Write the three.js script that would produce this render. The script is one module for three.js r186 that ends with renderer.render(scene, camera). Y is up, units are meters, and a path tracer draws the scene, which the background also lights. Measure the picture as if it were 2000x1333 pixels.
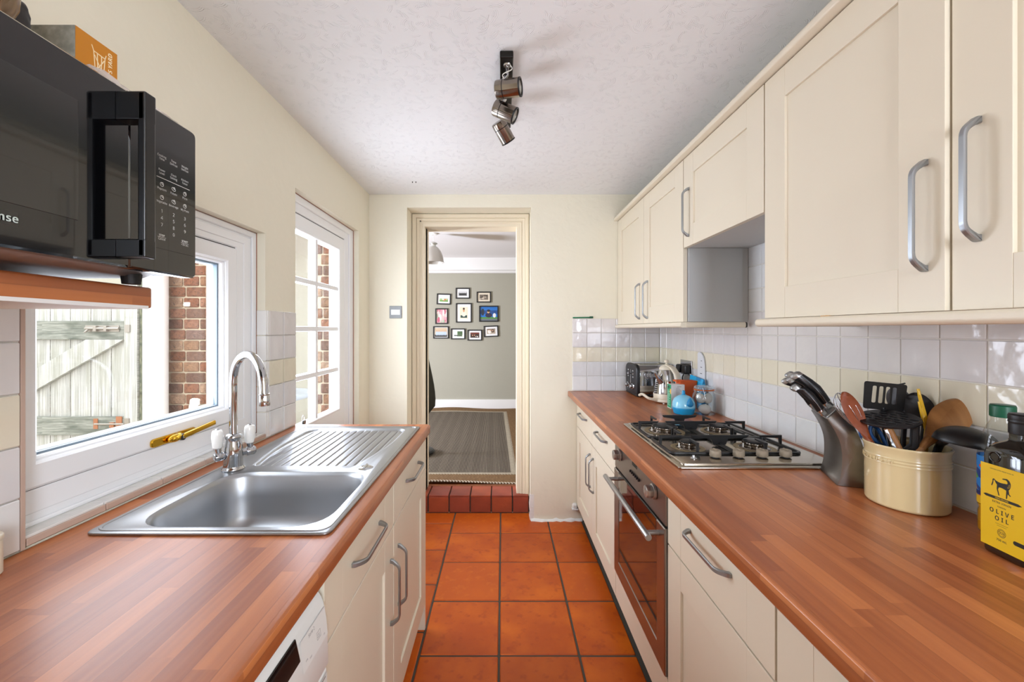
import * as THREE from 'three';
import { RoundedBoxGeometry } from 'three/addons/geometries/RoundedBoxGeometry.js';
import { ConvexGeometry } from 'three/addons/geometries/ConvexGeometry.js';
import { mergeGeometries, toCreasedNormals } from 'three/addons/utils/BufferGeometryUtils.js';
import { FontLoader } from 'three/addons/loaders/FontLoader.js';
import { TextGeometry } from 'three/addons/geometries/TextGeometry.js';
import { RectAreaLightUniformsLib } from 'three/addons/lights/RectAreaLightUniformsLib.js';

// ---------------------------------------------------------------- camera, sky, lights, exposure
RectAreaLightUniformsLib.init();
const scene = new THREE.Scene();
const camera = new THREE.PerspectiveCamera(2 * Math.atan(666.5 / 798) * 180 / Math.PI, 2000 / 1333, 0.03, 60);
camera.position.set(0, 1.33, 0);
camera.lookAt(0, 1.33, -1);
camera.setViewOffset(2000, 1333, 18, 22.5, 2000, 1333);     // shifted lens: verticals stay vertical
const renderer = new THREE.WebGLRenderer({ antialias: true });
renderer.toneMapping = THREE.LinearToneMapping;
renderer.toneMappingExposure = 1.13;
renderer.shadowMap.enabled = true;
scene.background = new THREE.Color(0.88, 0.945, 1.0);          // bright overcast sky
scene.backgroundIntensity = 3.9;

function areaLight(name, w, h, pos, target, color, power) {
  const l = new THREE.RectAreaLight(color, power, w, h);
  l.name = name; l.position.set(...pos); l.lookAt(...target); scene.add(l); return l;
}
// daylight outside the panes, shining in through the glass, of the kitchen window and of the glazed door
areaLight('window_daylight', 0.56, 0.52, [-1.045, 1.31, -1.14], [1, 1.72, -1.14], '#e3edff', 4.2);
areaLight('door_daylight', 0.54, 0.94, [-1.055, 1.335, -2.15], [1, 1.3, -2.15], '#e3edff', 13.5);
// daylight from the window of the next room, and an added fill light behind the camera
areaLight('next_room_daylight', 0.42, 0.47, [-3.22, 1.075, -3.95], [1, 1.7, -4.5], '#e8efff', 250.0);
areaLight('back_fill_light', 0.66, 0.9, [0.60, 1.58, 1.26], [0.3, 1.5, -3], '#e5eeff', 16.5);

// ---------------------------------------------------------------- helpers
const F = 798, CX = 982, CY = 644, EYE = 1.33;
const at = (x, y, d) => [(x - CX) * d / F, EYE - (y - CY) * d / F, -d];      // a point of the place from its direction and its distance
let seed = 12345;
const rnd = () => { seed = (seed + 0x6d2b79f5) | 0; let t = Math.imul(seed ^ (seed >>> 15), 1 | seed); t = (t + Math.imul(t ^ (t >>> 7), 61 | t)) ^ t; return ((t ^ (t >>> 14)) >>> 0) / 4294967296; };
const rr = (a, b) => a + (b - a) * rnd();
const V = (x, y, z) => new THREE.Vector3(x, y, z);
const lerp = (a, b, t) => a + (b - a) * t;
const clamp = (x, a, b) => Math.min(b, Math.max(a, x));
const sstep = (a, b, x) => { const t = clamp((x - a) / (b - a), 0, 1); return t * t * (3 - 2 * t); };

function uvBox(g0, s = 1) {                                    // uv in metres, by the way each face points
  const g = g0.index ? g0.toNonIndexed() : g0;
  const p = g.attributes.position, uv = new Float32Array(p.count * 2), a = V(), b = V(), c = V(), n = V();
  for (let i = 0; i < p.count; i += 3) {
    a.fromBufferAttribute(p, i); b.fromBufferAttribute(p, i + 1); c.fromBufferAttribute(p, i + 2);
    n.copy(b).sub(a).cross(c.clone().sub(a));
    const ax = Math.abs(n.x), ay = Math.abs(n.y), az = Math.abs(n.z);
    [a, b, c].forEach((q, k) => {
      const u = ax >= ay && ax >= az ? [q.y, q.z] : ay >= az ? [q.x, q.z] : [q.x, q.y];
      uv[(i + k) * 2] = u[0] * s; uv[(i + k) * 2 + 1] = u[1] * s;
    });
  }
  g.setAttribute('uv', new THREE.BufferAttribute(uv, 2));
  return g;
}
function flat(g0) {
  const g = g0.index ? g0.toNonIndexed() : g0;
  for (const k of Object.keys(g.attributes)) if (!['position', 'normal', 'uv'].includes(k)) g.deleteAttribute(k);
  if (!g.attributes.uv) uvBox(g);
  if (!g.attributes.normal) g.computeVertexNormals();
  g.clearGroups();
  return g;
}
const join = (gs) => { const l = [].concat(gs).flat(Infinity).map(flat); return l.length === 1 ? l[0] : mergeGeometries(l); };

// boxes: x0..x1, y0..y1 and distances d0..d1 in front of the camera's wall-parallel plane (z = -d)
function box(x0, x1, y0, y1, d0, d1, r = 0.0015, seg = 1) {
  const w = Math.abs(x1 - x0), h = Math.abs(y1 - y0), d = Math.abs(d1 - d0), m = Math.min(w, h, d);
  const rad = Math.min(r, m * 0.45);
  const g = rad > 0 ? new RoundedBoxGeometry(w, h, d, seg, rad) : new THREE.BoxGeometry(w, h, d);
  g.translate((x0 + x1) / 2, (y0 + y1) / 2, -(d0 + d1) / 2);
  return uvBox(g);
}
function cbox(w, h, d, c) {                                    // chamfered box, 44 triangles
  const pts = [];
  for (const sx of [-1, 1]) for (const sy of [-1, 1]) for (const sz of [-1, 1]) {
    const x = sx * w / 2, y = sy * h / 2, z = sz * d / 2;
    pts.push(V(x - sx * c, y - sy * c, z), V(x - sx * c, y, z - sz * c), V(x, y - sy * c, z - sz * c));
  }
  return uvBox(new ConvexGeometry(pts));
}
function roundPoly(pts, r, n = 4) {                            // corner rounding of a closed polygon; r may be an array
  const out = [], N = pts.length;
  for (let i = 0; i < N; i++) {
    const p = pts[i], a = pts[(i + N - 1) % N], b = pts[(i + 1) % N], ri = Array.isArray(r) ? r[i] : r;
    const da = [a[0] - p[0], a[1] - p[1]], db = [b[0] - p[0], b[1] - p[1]], la = Math.hypot(...da), lb = Math.hypot(...db);
    const t = Math.min(ri, la * 0.49, lb * 0.49);
    if (t < 1e-5) { out.push(p); continue; }
    const s = [p[0] + da[0] / la * t, p[1] + da[1] / la * t], e = [p[0] + db[0] / lb * t, p[1] + db[1] / lb * t];
    for (let k = 0; k <= n; k++) { const u = k / n, v = 1 - u; out.push([v * v * s[0] + 2 * u * v * p[0] + u * u * e[0], v * v * s[1] + 2 * u * v * p[1] + u * u * e[1]]); }
  }
  return out;
}
const shapeOf = (pts, holes = []) => {
  const s = new THREE.Shape(pts.map((p) => new THREE.Vector2(p[0], p[1])));
  for (const h of holes) s.holes.push(new THREE.Path(h.map((p) => new THREE.Vector2(p[0], p[1]))));
  return s;
};
const rect = (x0, y0, x1, y1) => [[x0, y0], [x1, y0], [x1, y1], [x0, y1]];
// extrude a polygon (a, b) by depth along c; A, B, C are the directions of a, b, c in the place and O the origin
function extr(pts, depth, O, A, B, C, bevel = 0.001, holes = [], bseg = 1) {
  const bv = Math.min(bevel, depth * 0.45);
  let g = new THREE.ExtrudeGeometry(shapeOf(pts, holes), { depth: depth - 2 * bv, bevelEnabled: bv > 0, bevelThickness: bv, bevelSize: bv, bevelOffset: -bv, bevelSegments: bseg, curveSegments: 8 });
  g.translate(0, 0, bv);
  const a = V(...A), b = V(...B), c = V(...C), m = new THREE.Matrix4();
  if (a.clone().cross(b).dot(c) < 0) { c.negate(); g.translate(0, 0, -depth); }
  m.makeBasis(a, b, c).setPosition(...O);
  g.applyMatrix4(m);
  g = toCreasedNormals(g, 0.6);
  return uvBox(g);
}
const lathe = (prof, x = 0, y = 0, z = 0, seg = 40) => { const g = new THREE.LatheGeometry(prof.map((p) => new THREE.Vector2(Math.max(p[0], 1e-5), p[1])), seg); g.translate(x, y, z); return g; };
function cyl(p, q, r0, r1 = r0, seg = 20, capR = 0) {          // cylinder from p to q, closed, with a small edge radius
  const a = V(...p), b = V(...q), L = a.distanceTo(b), e = Math.min(capR, L / 3, r0 * 0.6, r1 * 0.6);
  const prof = e > 0 ? [[0, 0], [r0 - e, 0], [r0 - e * 0.3, e * 0.3], [r0, e], [r1, L - e], [r1 - e * 0.3, L - e * 0.3], [r1 - e, L], [0, L]] : [[0, 0], [r0, 0], [r1, L], [0, L]];
  let g = toCreasedNormals(lathe(prof, 0, 0, 0, seg), 0.7);
  g.applyQuaternion(new THREE.Quaternion().setFromUnitVectors(V(0, 1, 0), b.clone().sub(a).normalize()));
  g.translate(...p);
  return g;
}
function tube(pts, r, seg = 40, rs = 10, closed = false, caps = true) {
  const c = new THREE.CatmullRomCurve3(pts.map((p) => V(...p)), closed, 'centripetal');
  const gs = [new THREE.TubeGeometry(c, seg, r, rs, closed)];
  if (!closed && caps) for (const p of [pts[0], pts[pts.length - 1]]) gs.push(new THREE.SphereGeometry(r, rs, 6).translate(...p));
  return join(gs);
}
function sweep(prof, path, up = [0, 1, 0], closed = false) {   // sweep a closed profile (a sideways, b up) along a polyline with mitres; ends capped
  const P = path.map((p) => V(...p)), n = P.length, U = V(...up), pos = [], rings = [];
  for (let i = 0; i < n; i++) {
    const t0 = P[i].clone().sub(P[(i + n - 1) % n]).normalize(), t1 = P[(i + 1) % n].clone().sub(P[i]).normalize();
    let t = !closed && i === 0 ? t1 : !closed && i === n - 1 ? t0 : t0.clone().add(t1).normalize();
    const base = !closed && i === 0 ? t1 : t0, side0 = base.clone().cross(U).normalize(), side = t.clone().cross(U).normalize(), k = 1 / Math.max(0.3, side.dot(side0));
    rings.push(prof.map(([a, b]) => P[i].clone().addScaledVector(side, a * k).addScaledVector(U, b)));
  }
  const tri = (a, b, c) => pos.push(a.x, a.y, a.z, b.x, b.y, b.z, c.x, c.y, c.z);
  const m = prof.length, last = closed ? n : n - 1;
  for (let i = 0; i < last; i++) for (let j = 0; j < m; j++) {
    const A = rings[i][j], B = rings[i][(j + 1) % m], C = rings[(i + 1) % n][(j + 1) % m], D = rings[(i + 1) % n][j];
    tri(A, B, C); tri(A, C, D);
  }
  if (!closed) for (const [r, f] of [[rings[0], 1], [rings[n - 1], -1]]) {
    const idx = THREE.ShapeUtils.triangulateShape(prof.map((p) => new THREE.Vector2(...p)), []);
    for (const [a, b, c] of idx) f > 0 ? tri(r[a], r[c], r[b]) : tri(r[a], r[b], r[c]);
  }
  let g = new THREE.BufferGeometry(); g.setAttribute('position', new THREE.Float32BufferAttribute(pos, 3));
  g.computeVertexNormals(); g = toCreasedNormals(g, 0.6);
  return uvBox(g);
}
function loft(rings, capStart = true, capEnd = true, creased = 0.8) {   // rings: arrays of [x,y,z], same count
  const pos = [], m = rings[0].length;
  const tri = (a, b, c) => pos.push(...a, ...b, ...c);
  for (let i = 0; i < rings.length - 1; i++) for (let j = 0; j < m; j++) {
    const A = rings[i][j], B = rings[i][(j + 1) % m], C = rings[i + 1][(j + 1) % m], D = rings[i + 1][j];
    tri(A, B, C); tri(A, C, D);
  }
  const cap = (r, f) => { const c = [0, 1, 2].map((k) => r.reduce((s, p) => s + p[k], 0) / m); for (let j = 0; j < m; j++) f ? tri(c, r[(j + 1) % m], r[j]) : tri(c, r[j], r[(j + 1) % m]); };
  if (capStart) cap(rings[0], true);
  if (capEnd) cap(rings[rings.length - 1], false);
  let g = new THREE.BufferGeometry(); g.setAttribute('position', new THREE.Float32BufferAttribute(pos, 3));
  g.computeVertexNormals(); g = toCreasedNormals(g, creased);
  return uvBox(g);
}
// a flat print: w x h, centred at p, facing along 'x', '-x', 'z' (towards the camera) or 'y'
function print(w, h, p, facing) {
  const g = new THREE.PlaneGeometry(w, h);
  if (facing === 'x') g.rotateY(Math.PI / 2);
  if (facing === '-x') g.rotateY(-Math.PI / 2);
  if (facing === 'y') g.rotateX(-Math.PI / 2);
  g.translate(...p);
  return g;
}

// ---------------------------------------------------------------- naming
const taken = new Map(), origins = new Map();
function numbered(name) { const n = taken.get(name) ?? 0; taken.set(name, n + 1); return n ? name + '_' + String(n).padStart(3, '0') : name; }
function thing(name, label, category, pos = [0, 0, 0], turn = 0, group) {
  const o = new THREE.Group(); o.name = numbered(name); o.position.set(...pos); o.rotation.y = turn; o.userData = { label, category };
  if (group) o.userData.group = group;
  origins.set(o, turn ? null : pos);
  scene.add(o); return o;
}
function obj(name, geos, mat, parent, label) {                 // under an unturned thing, geometry is given in the place's own coordinates
  let g = join(geos);
  const org = parent ? origins.get(parent) : null;
  if (org && (org[0] || org[1] || org[2])) g = g.clone().translate(-org[0], -org[1], -org[2]);
  const m = new THREE.Mesh(g, mat); m.castShadow = m.receiveShadow = true;
  m.name = parent ? name : numbered(name);
  if (label) m.userData.label = label;
  (parent ?? scene).add(m);
  if (parent) origins.set(m, org);
  return m;
}
function tag(o, label, category, group, kind) { if (label) o.userData.label = label; if (category) o.userData.category = category; if (group) o.userData.group = group; if (kind) o.userData.kind = kind; return o; }
function struct(name, geos, mat) { const o = obj(name, geos, mat); o.name = name; o.userData = { kind: 'structure' }; return o; }
function structGroup(name) { const o = new THREE.Group(); o.name = name; o.userData = { kind: 'structure' }; scene.add(o); return o; }
function place(name, geo, mat, parent, pos, rot) {             // a shared geometry set at a place under a parent
  const m = new THREE.Mesh(geo, mat); m.name = name; m.castShadow = m.receiveShadow = true; m.position.set(...pos); if (rot) m.rotation.set(...rot); parent.add(m); return m;
}

// ---------------------------------------------------------------- textures and materials
function lattice(px, py, s) { const t = new Float32Array(px * py); let q = s * 7919 + 17; for (let i = 0; i < t.length; i++) { q = (Math.imul(q, 1664525) + 1013904223) >>> 0; t[i] = (q >>> 8) / 16777216; } return t; }
function noiseFn(px, py, s) {
  const t = lattice(px, py, s);
  return (u, v) => {
    const x = u * px, y = v * py, x0 = Math.floor(x), y0 = Math.floor(y), fx = x - x0, fy = y - y0, sx = fx * fx * (3 - 2 * fx), sy = fy * fy * (3 - 2 * fy);
    const g = (i, j) => t[(((j % py) + py) % py) * px + (((i % px) + px) % px)];
    return lerp(lerp(g(x0, y0), g(x0 + 1, y0), sx), lerp(g(x0, y0 + 1), g(x0 + 1, y0 + 1), sx), sy);
  };
}
function fbm(px, py, oct, s) {
  const f = []; for (let o = 0; o < oct; o++) f.push(noiseFn(px << o, py << o, s + o * 31));
  return (u, v) => { let a = 0.5, r = 0, n = 0; for (const q of f) { r += a * q(u, v); n += a; a *= 0.5; } return r / n; };
}
function tex(w, h, fn, srgb, rep = [1, 1]) {
  const d = new Uint8Array(w * h * 4);
  for (let y = 0; y < h; y++) for (let x = 0; x < w; x++) {
    const c = fn(x / w, y / h, x, y), i = (y * w + x) * 4;
    if (typeof c === 'number') d[i] = d[i + 1] = d[i + 2] = clamp(c * 255, 0, 255); else { d[i] = clamp(c[0], 0, 255); d[i + 1] = clamp(c[1], 0, 255); d[i + 2] = clamp(c[2], 0, 255); }
    d[i + 3] = 255;
  }
  const t = new THREE.DataTexture(d, w, h); t.wrapS = t.wrapT = THREE.RepeatWrapping; t.magFilter = THREE.LinearFilter; t.minFilter = THREE.LinearMipmapLinearFilter; t.generateMipmaps = true;
  if (srgb) t.colorSpace = THREE.SRGBColorSpace; t.repeat.set(...rep); t.needsUpdate = true; return t;
}
function canvas(w, h, draw, srgb = true) {
  const c = document.createElement('canvas'); c.width = w; c.height = h; const g = c.getContext('2d'); draw(g, w, h);
  const t = new THREE.CanvasTexture(c); if (srgb) t.colorSpace = THREE.SRGBColorSpace; return t;
}
const again = (t, x, y) => { const c = t.clone(); c.repeat.set(x, y); c.needsUpdate = true; return c; };
const mix3 = (a, b, t) => [lerp(a[0], b[0], t), lerp(a[1], b[1], t), lerp(a[2], b[2], t)];
const std = (o) => new THREE.MeshStandardMaterial(o), phy = (o) => new THREE.MeshPhysicalMaterial(o);

const nFine = fbm(16, 16, 4, 3), nMid = fbm(6, 6, 4, 9), nBroad = fbm(3, 3, 3, 21);
const texPlaster = tex(512, 512, (u, v) => nMid(u, v) * 0.6 + nFine(u, v) * 0.4);
const texWave = tex(256, 256, (u, v) => nBroad(u, v) * 0.75 + nMid(u, v) * 0.25);
// stippled, combed plaster of the ceiling: fans of fine raised arcs
const texArtex = canvas(1024, 1024, (g, w, h) => {
  g.fillStyle = '#808080'; g.fillRect(0, 0, w, h);
  seed = 77;
  for (let i = 0; i < 900; i++) {
    const x = rnd() * w, y = rnd() * h, a = rnd() * 6.28, R = rr(14, 60), span = rr(0.5, 1.5), lines = 3 + Math.floor(rnd() * 6);
    for (let k = 0; k < lines; k++) {
      g.strokeStyle = 'rgba(' + (k % 2 ? '255,255,255' : '30,30,30') + ',' + rr(0.12, 0.4) + ')'; g.lineWidth = rr(1, 2.2);
      for (const ox of [-w, 0, w]) for (const oy of [-h, 0, h]) {
        if (Math.abs(x + ox - w / 2) > w / 2 + 130 || Math.abs(y + oy - h / 2) > h / 2 + 130) continue;
        g.beginPath(); g.arc(x + ox, y + oy, R - k * 3.4, a, a + span); g.stroke();
      }
    }
  }
}, false);
texArtex.wrapS = texArtex.wrapT = THREE.RepeatWrapping; texArtex.repeat.set(1.25, 1.25);

// printed wood strips of the worktops: v runs along the grain (1 unit = 1.28 m), u across (0.64 m)
seed = 5;
const STRIPS = 18, stripData = [];
for (let i = 0; i < STRIPS; i++) { const cuts = []; let p = rnd() * 0.2; while (p < 1) { cuts.push([p, rnd(), rnd()]); p += rr(0.14, 0.34); } stripData.push(cuts); }
const grainN = fbm(96, 5, 3, 41), grainB = fbm(24, 4, 3, 43);
function woodAt(u, v) {
  const su = u * STRIPS, i = Math.floor(su) % STRIPS, cuts = stripData[i]; let c = cuts[cuts.length - 1], near = 1;
  for (const k of cuts) { if (v >= k[0]) c = k; near = Math.min(near, Math.abs(v - k[0])); }
  const g = grainN(u + c[2] * 0.37, v + c[2]), b = grainB(u + c[2], v + c[1]), edge = Math.min(su - Math.floor(su), 1 - (su - Math.floor(su)));
  let t = c[1] * 0.62 + (b - 0.5) * 0.5 + (g - 0.5) * 0.42 + 0.16;
  return [t, edge, near];
}
const texWood = tex(1024, 1024, (u, v) => {
  const [t, e] = woodAt(u, v); let c = mix3([146, 76, 38], [198, 120, 66], clamp(t, 0, 1));
  if (e < 0.02) c = mix3(c, [120, 64, 34], 0.35);
  return c;
}, true, [1 / 0.64, 1 / 1.28]);
const texWoodL = tex(256, 256, (u, v) => { const [t] = woodAt(u, v); return mix3([164, 110, 70], [206, 150, 102], clamp(t, 0, 1)); }, true, [1 / 0.64, 1 / 1.28]);

// terracotta: mottled fired clay
const nClay = fbm(5, 5, 5, 61), nSpot = fbm(24, 24, 3, 65);
const clay = (a, b, c) => tex(512, 512, (u, v) => { const t = nClay(u, v); let k = mix3(a, b, clamp((t - 0.25) * 2, 0, 1)); return mix3(k, c, clamp((nSpot(u, v) - 0.62) * 2.2, 0, 0.5)); }, true, [1, 1]);
const texClay = [clay([184, 78, 8], [208, 100, 14], [158, 60, 8]), clay([190, 84, 12], [200, 92, 12], [212, 110, 28]), clay([174, 74, 10], [196, 92, 14], [150, 58, 8])];
const texClayBump = tex(256, 256, (u, v) => nClay(u, v) * 0.7 + nSpot(u, v) * 0.3);
const clayMats = texClay.map((t) => phy({ map: again(t, 1.7, 1.7), bumpMap: again(texClayBump, 2.5, 2.5), bumpScale: 0.0012, roughness: 0.45, specularIntensity: 0.6, clearcoat: 0.12, clearcoatRoughness: 0.22 }));
const stepMats = [[152, 64, 38], [170, 76, 42], [160, 70, 46]].map((c) => phy({ map: tex(256, 256, (u, v) => mix3(c.map((x) => x * 0.86), c, clamp(nClay(u, v) * 1.6 - 0.3, 0, 1)), true, [3, 3]), bumpMap: again(texClayBump, 4, 4), bumpScale: 0.0012, roughness: 0.45, clearcoat: 0.2, clearcoatRoughness: 0.35 }));

const streak = fbm(4, 160, 2, 71);
const texBrush = tex(256, 256, (u, v) => 0.25 + 0.4 * streak(u, v));
const M = {
  ceiling: std({ color: '#efefee', roughness: 0.9, bumpMap: texArtex, bumpScale: 0.0042 }),
  wall: std({ color: '#ebe4cf', roughness: 0.85, bumpMap: again(texPlaster, 1.6, 1.6), bumpScale: 0.004 }),
  farWall: std({ color: '#aaa696', roughness: 0.9, bumpMap: again(texPlaster, 2, 2), bumpScale: 0.002 }),
  white: std({ color: '#eeece8', roughness: 0.5 }),
  farCeiling: std({ color: '#e9e5e2', roughness: 0.9 }),
  trim: std({ color: '#e9dcc2', roughness: 0.45, bumpMap: again(texPlaster, 3, 3), bumpScale: 0.0004 }),
  trimWhite: std({ color: '#eeeae2', roughness: 0.5, bumpMap: again(texPlaster, 3, 3), bumpScale: 0.0015 }),
  upvc: phy({ color: '#f5f6f7', roughness: 0.28, clearcoat: 0.2 }),
  seal: std({ color: '#191a1c', roughness: 0.7 }),
  grout: std({ color: '#dcd6cb', roughness: 0.9, bumpMap: again(texPlaster, 6, 6), bumpScale: 0.001 }),
  groutDark: std({ color: '#4d473e', roughness: 0.95, bumpMap: again(texPlaster, 5, 5), bumpScale: 0.003 }),
  glass: phy({ color: '#ffffff', roughness: 0.0, transmission: 1, thickness: 0, ior: 1.45, specularIntensity: 0.6 }),
  cream: phy({ color: '#e7dcc6', roughness: 0.42, clearcoat: 0.15, clearcoatRoughness: 0.4 }),
  creamEdge: std({ color: '#d9cbaf', roughness: 0.5 }),
  carcass: std({ color: '#c9c9c6', roughness: 0.6 }),
  handle: std({ color: '#a6aaae', metalness: 1, roughness: 0.4 }),
  wood: phy({ map: texWood, roughness: 0.38, clearcoat: 0.22, clearcoatRoughness: 0.25, bumpMap: again(texPlaster, 9, 9), bumpScale: 0.0002 }),
  woodEdge: phy({ map: texWood, roughness: 0.36, clearcoat: 0.3, clearcoatRoughness: 0.2 }),
  chipboard: std({ color: '#c79f74', roughness: 0.9 }),
  steel: std({ color: '#a6a8aa', metalness: 1, roughness: 0.34, bumpMap: again(texWave, 2, 2), bumpScale: 0.0015 }),
  steelBrushed: std({ color: '#b4b4b3', metalness: 1, roughness: 0.42, bumpMap: again(texBrush, 3, 3), bumpScale: 0.0003 }),
  basin: std({ color: '#aeb0b3', metalness: 1, roughness: 0.4 }),
  ovenSteel: std({ color: '#a09993', metalness: 1, roughness: 0.3 }),
  hobSteel: std({ color: '#b7b0a4', metalness: 1, roughness: 0.2 }),
  chrome: std({ color: '#c6c8cb', metalness: 1, roughness: 0.06 }),
  nickel: std({ color: '#8f867d', metalness: 1, roughness: 0.2 }),
  blackChrome: std({ color: '#2a2723', metalness: 0.7, roughness: 0.25 }),
  brass: std({ color: '#d8a836', metalness: 1, roughness: 0.16 }),
  ceramicWhite: phy({ color: '#f2f0ea', roughness: 0.12, clearcoat: 0.7, clearcoatRoughness: 0.05 }),
  blackGloss: phy({ color: '#08080a', roughness: 0.08, clearcoat: 0.6, clearcoatRoughness: 0.02 }),
  blackSatin: std({ color: '#131315', roughness: 0.42 }),
  blackMatt: std({ color: '#111112', roughness: 0.6 }),
  blackEnamel: phy({ color: '#0c0c0d', roughness: 0.45, clearcoat: 0.1 }),
  ovenGlass: phy({ color: '#150d09', roughness: 0.05, clearcoat: 0.8, clearcoatRoughness: 0.02 }),
  plinthDark: std({ color: '#3c3a36', roughness: 0.8 }),
  whiteGood: phy({ color: '#e6e5e1', roughness: 0.32, clearcoat: 0.2 }),
  greyPlastic: std({ color: '#9b9a97', roughness: 0.5 }),
  switchMetal: std({ color: '#7d7d7c', metalness: 1, roughness: 0.5 }),
  knobMetal: std({ color: '#c6c2bc', metalness: 1, roughness: 0.38 }),
  tan: std({ color: '#9a8c78', metalness: 0.35, roughness: 0.45, bumpMap: again(texPlaster, 20, 20), bumpScale: 0.0006 }),
};

// ---------------------------------------------------------------- the setting
const Wl = 0.903, FX = 0.515, FL = -0.342;                      // worktop height, faces of the right and left base cabinets
const dzA = [0, 0, -1], yB = [0, 1, 0], xC = [1, 0, 0];
const plateX = (pts, x0, x1, bevel = 0, holes = []) => extr(pts, Math.abs(x1 - x0), [Math.min(x0, x1), 0, 0], dzA, yB, xC, bevel, holes);   // (d, y) polygon, thickness along x
const plateZ = (pts, d0, d1, bevel = 0, holes = []) => extr(pts, Math.abs(d1 - d0), [0, 0, -Math.max(d0, d1)], [1, 0, 0], yB, [0, 0, 1], bevel, holes); // (x, y) polygon, thickness along d
const plateY = (pts, y0, y1, bevel = 0, holes = [], bs = 2) => extr(pts, Math.abs(y1 - y0), [0, Math.min(y0, y1), 0], [1, 0, 0], [0, 0, -1], [0, 1, 0], bevel, holes, bs); // (x, d) polygon, thickness along y
const ringX = (d0, d1, y0, y1, w, x0, x1, bevel = 0.002) => plateX(rect(d0, y0, d1, y1), x0, x1, bevel, [rect(d0 + w, y0 + w, d1 - w, y1 - w)]);

// floor of the kitchen: dark jointing with square terracotta tiles lying in it
const floor = struct('floor', box(-1.06, 1.2, -0.12, -0.004, -1.4, 2.98, 0), M.groutDark);
{
  const cols = [-0.999, -0.671, -0.343, -0.0155, 0.313, 0.5495], g = 0.0045, cache = new Map();
  seed = 31;
  for (let c = 0; c < 5; c++) {
    const off = c === 1 ? 1.797 - 1.667 : c === 0 ? 0.06 : 0;
    for (let r = -10; r < 6; r++) {
      let d0 = 1.667 + r * 0.3345 + off, d1 = d0 + 0.3345; d0 = Math.max(d0, -1.3); d1 = Math.min(d1, 2.966);
      if (d1 - d0 < 0.03) continue;
      const w = cols[c + 1] - cols[c] - 2 * g, l = d1 - d0 - 2 * g, k = Math.floor(rnd() * 3), key = [w.toFixed(4), l.toFixed(4), k].join();
      if (!cache.has(key)) {
        const b = cbox(w, 0.014, l, 0.0035), uv = b.attributes.uv; for (let i = 0; i < uv.count; i++) uv.setXY(i, uv.getX(i) + k * 0.371, uv.getY(i) + k * 0.211);
        cache.set(key, b);
      }
      place('floor_tile', cache.get(key), clayMats[Math.floor(rnd() * 3)], floor, [(cols[c] + cols[c + 1]) / 2, -0.007 + rr(-0.0006, 0.0006), -(d0 + d1) / 2], [rr(-0.0012, 0.0012), 0, rr(-0.0012, 0.0012)]);
    }
  }
}
// step up to the next room, faced with small quarry tiles
const step = struct('step', box(-0.68, 0.2, 0, 0.113, 2.977, 3.14, 0), M.groutDark);
{
  const xs = [-0.667, -0.5425, -0.390, -0.2365, -0.084, 0.0705, 0.19], cache = new Map();
  for (let i = 0; i < 6; i++) {
    const w = xs[i + 1] - xs[i] - 0.008, x = (xs[i] + xs[i + 1]) / 2, key = w.toFixed(3);
    if (!cache.has(key)) cache.set(key, [cbox(w, 0.112, 0.014, 0.003), extr(roundPoly([[0, 0], [0.172, 0], [0.172, 0.014], [0, 0.014]], [0.002, 0, 0, 0.012], 5), w, [0, 0, 0], [0, 0, -1], yB, xC, 0.003)]);
    const [a, b] = cache.get(key);
    place('riser_tile', a, stepMats[i % 3], step, [x, 0.056, -2.972], [0, rr(-0.01, 0.01), 0]);
    place('tread_tile', b, stepMats[(i + 1) % 3], step, [x - w / 2, 0.113, -2.964]);
  }
}
struct('floor_far', [box(-3.3, 1.1, -0.1, 0.118, 3.14, 6.4, 0), box(-0.66, 0.19, 0.117, 0.129, 3.136, 3.17, 0.003)], std({ color: '#b08a63', roughness: 0.5, map: again(texWoodL, 2, 1) }));

const ceiling = struct('ceiling', box(-1.06, 1.2, 2.271, 2.35, -1.4, 2.9, 0), M.ceiling);
struct('ceiling_far', box(-3.4, 1.1, 2.427, 2.52, 3.1, 6.4, 0), M.farCeiling);

// left wall: inner plaster and outer brick leaf, with the window and the garden door in it
const wallLeft = struct('wall_left', [
  plateX(rect(-1.4, 0, 2.85, 2.3), -0.962, -0.93, 0, [rect(0.789, 0.905, 1.60, 1.707), rect(1.832, 0.001, 2.64, 1.967)]),
], M.wall);
obj('outer_leaf', plateX(rect(-1.4, 0, 2.85, 3.6), -1.06, -0.962, 0, [rect(0.72, 0.905, 1.60, 1.707), rect(1.70, 0.001, 2.64, 1.967)]), std({ color: '#b58a74', roughness: 0.95 }), wallLeft);
const wallRight = struct('wall_right', box(1.098, 1.2, 0, 2.3, -1.4, 2.85, 0), M.wall);
struct('wall_end', plateZ([[-1.06, 0], [-0.667, 0], [-0.667, 2.18], [0.196, 2.18], [0.196, 0], [1.2, 0], [1.2, 2.6], [-1.06, 2.6]], 2.845, 3.145), M.wall);
const wallEnd = scene.children[scene.children.length - 1];
// back wall behind the camera; its unseen window is added for the fill light
struct('wall_back', plateZ(rect(-1.06, 0, 1.2, 2.3), -1.4, -1.3, 0, [rect(0.22, 1.06, 0.98, 2.1)]), M.wall);
struct('window_2', [plateZ(rect(0.22, 1.06, 0.98, 2.1), -1.37, -1.31, 0.003, [rect(0.27, 1.12, 0.93, 2.04)])], M.upvc);
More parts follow.
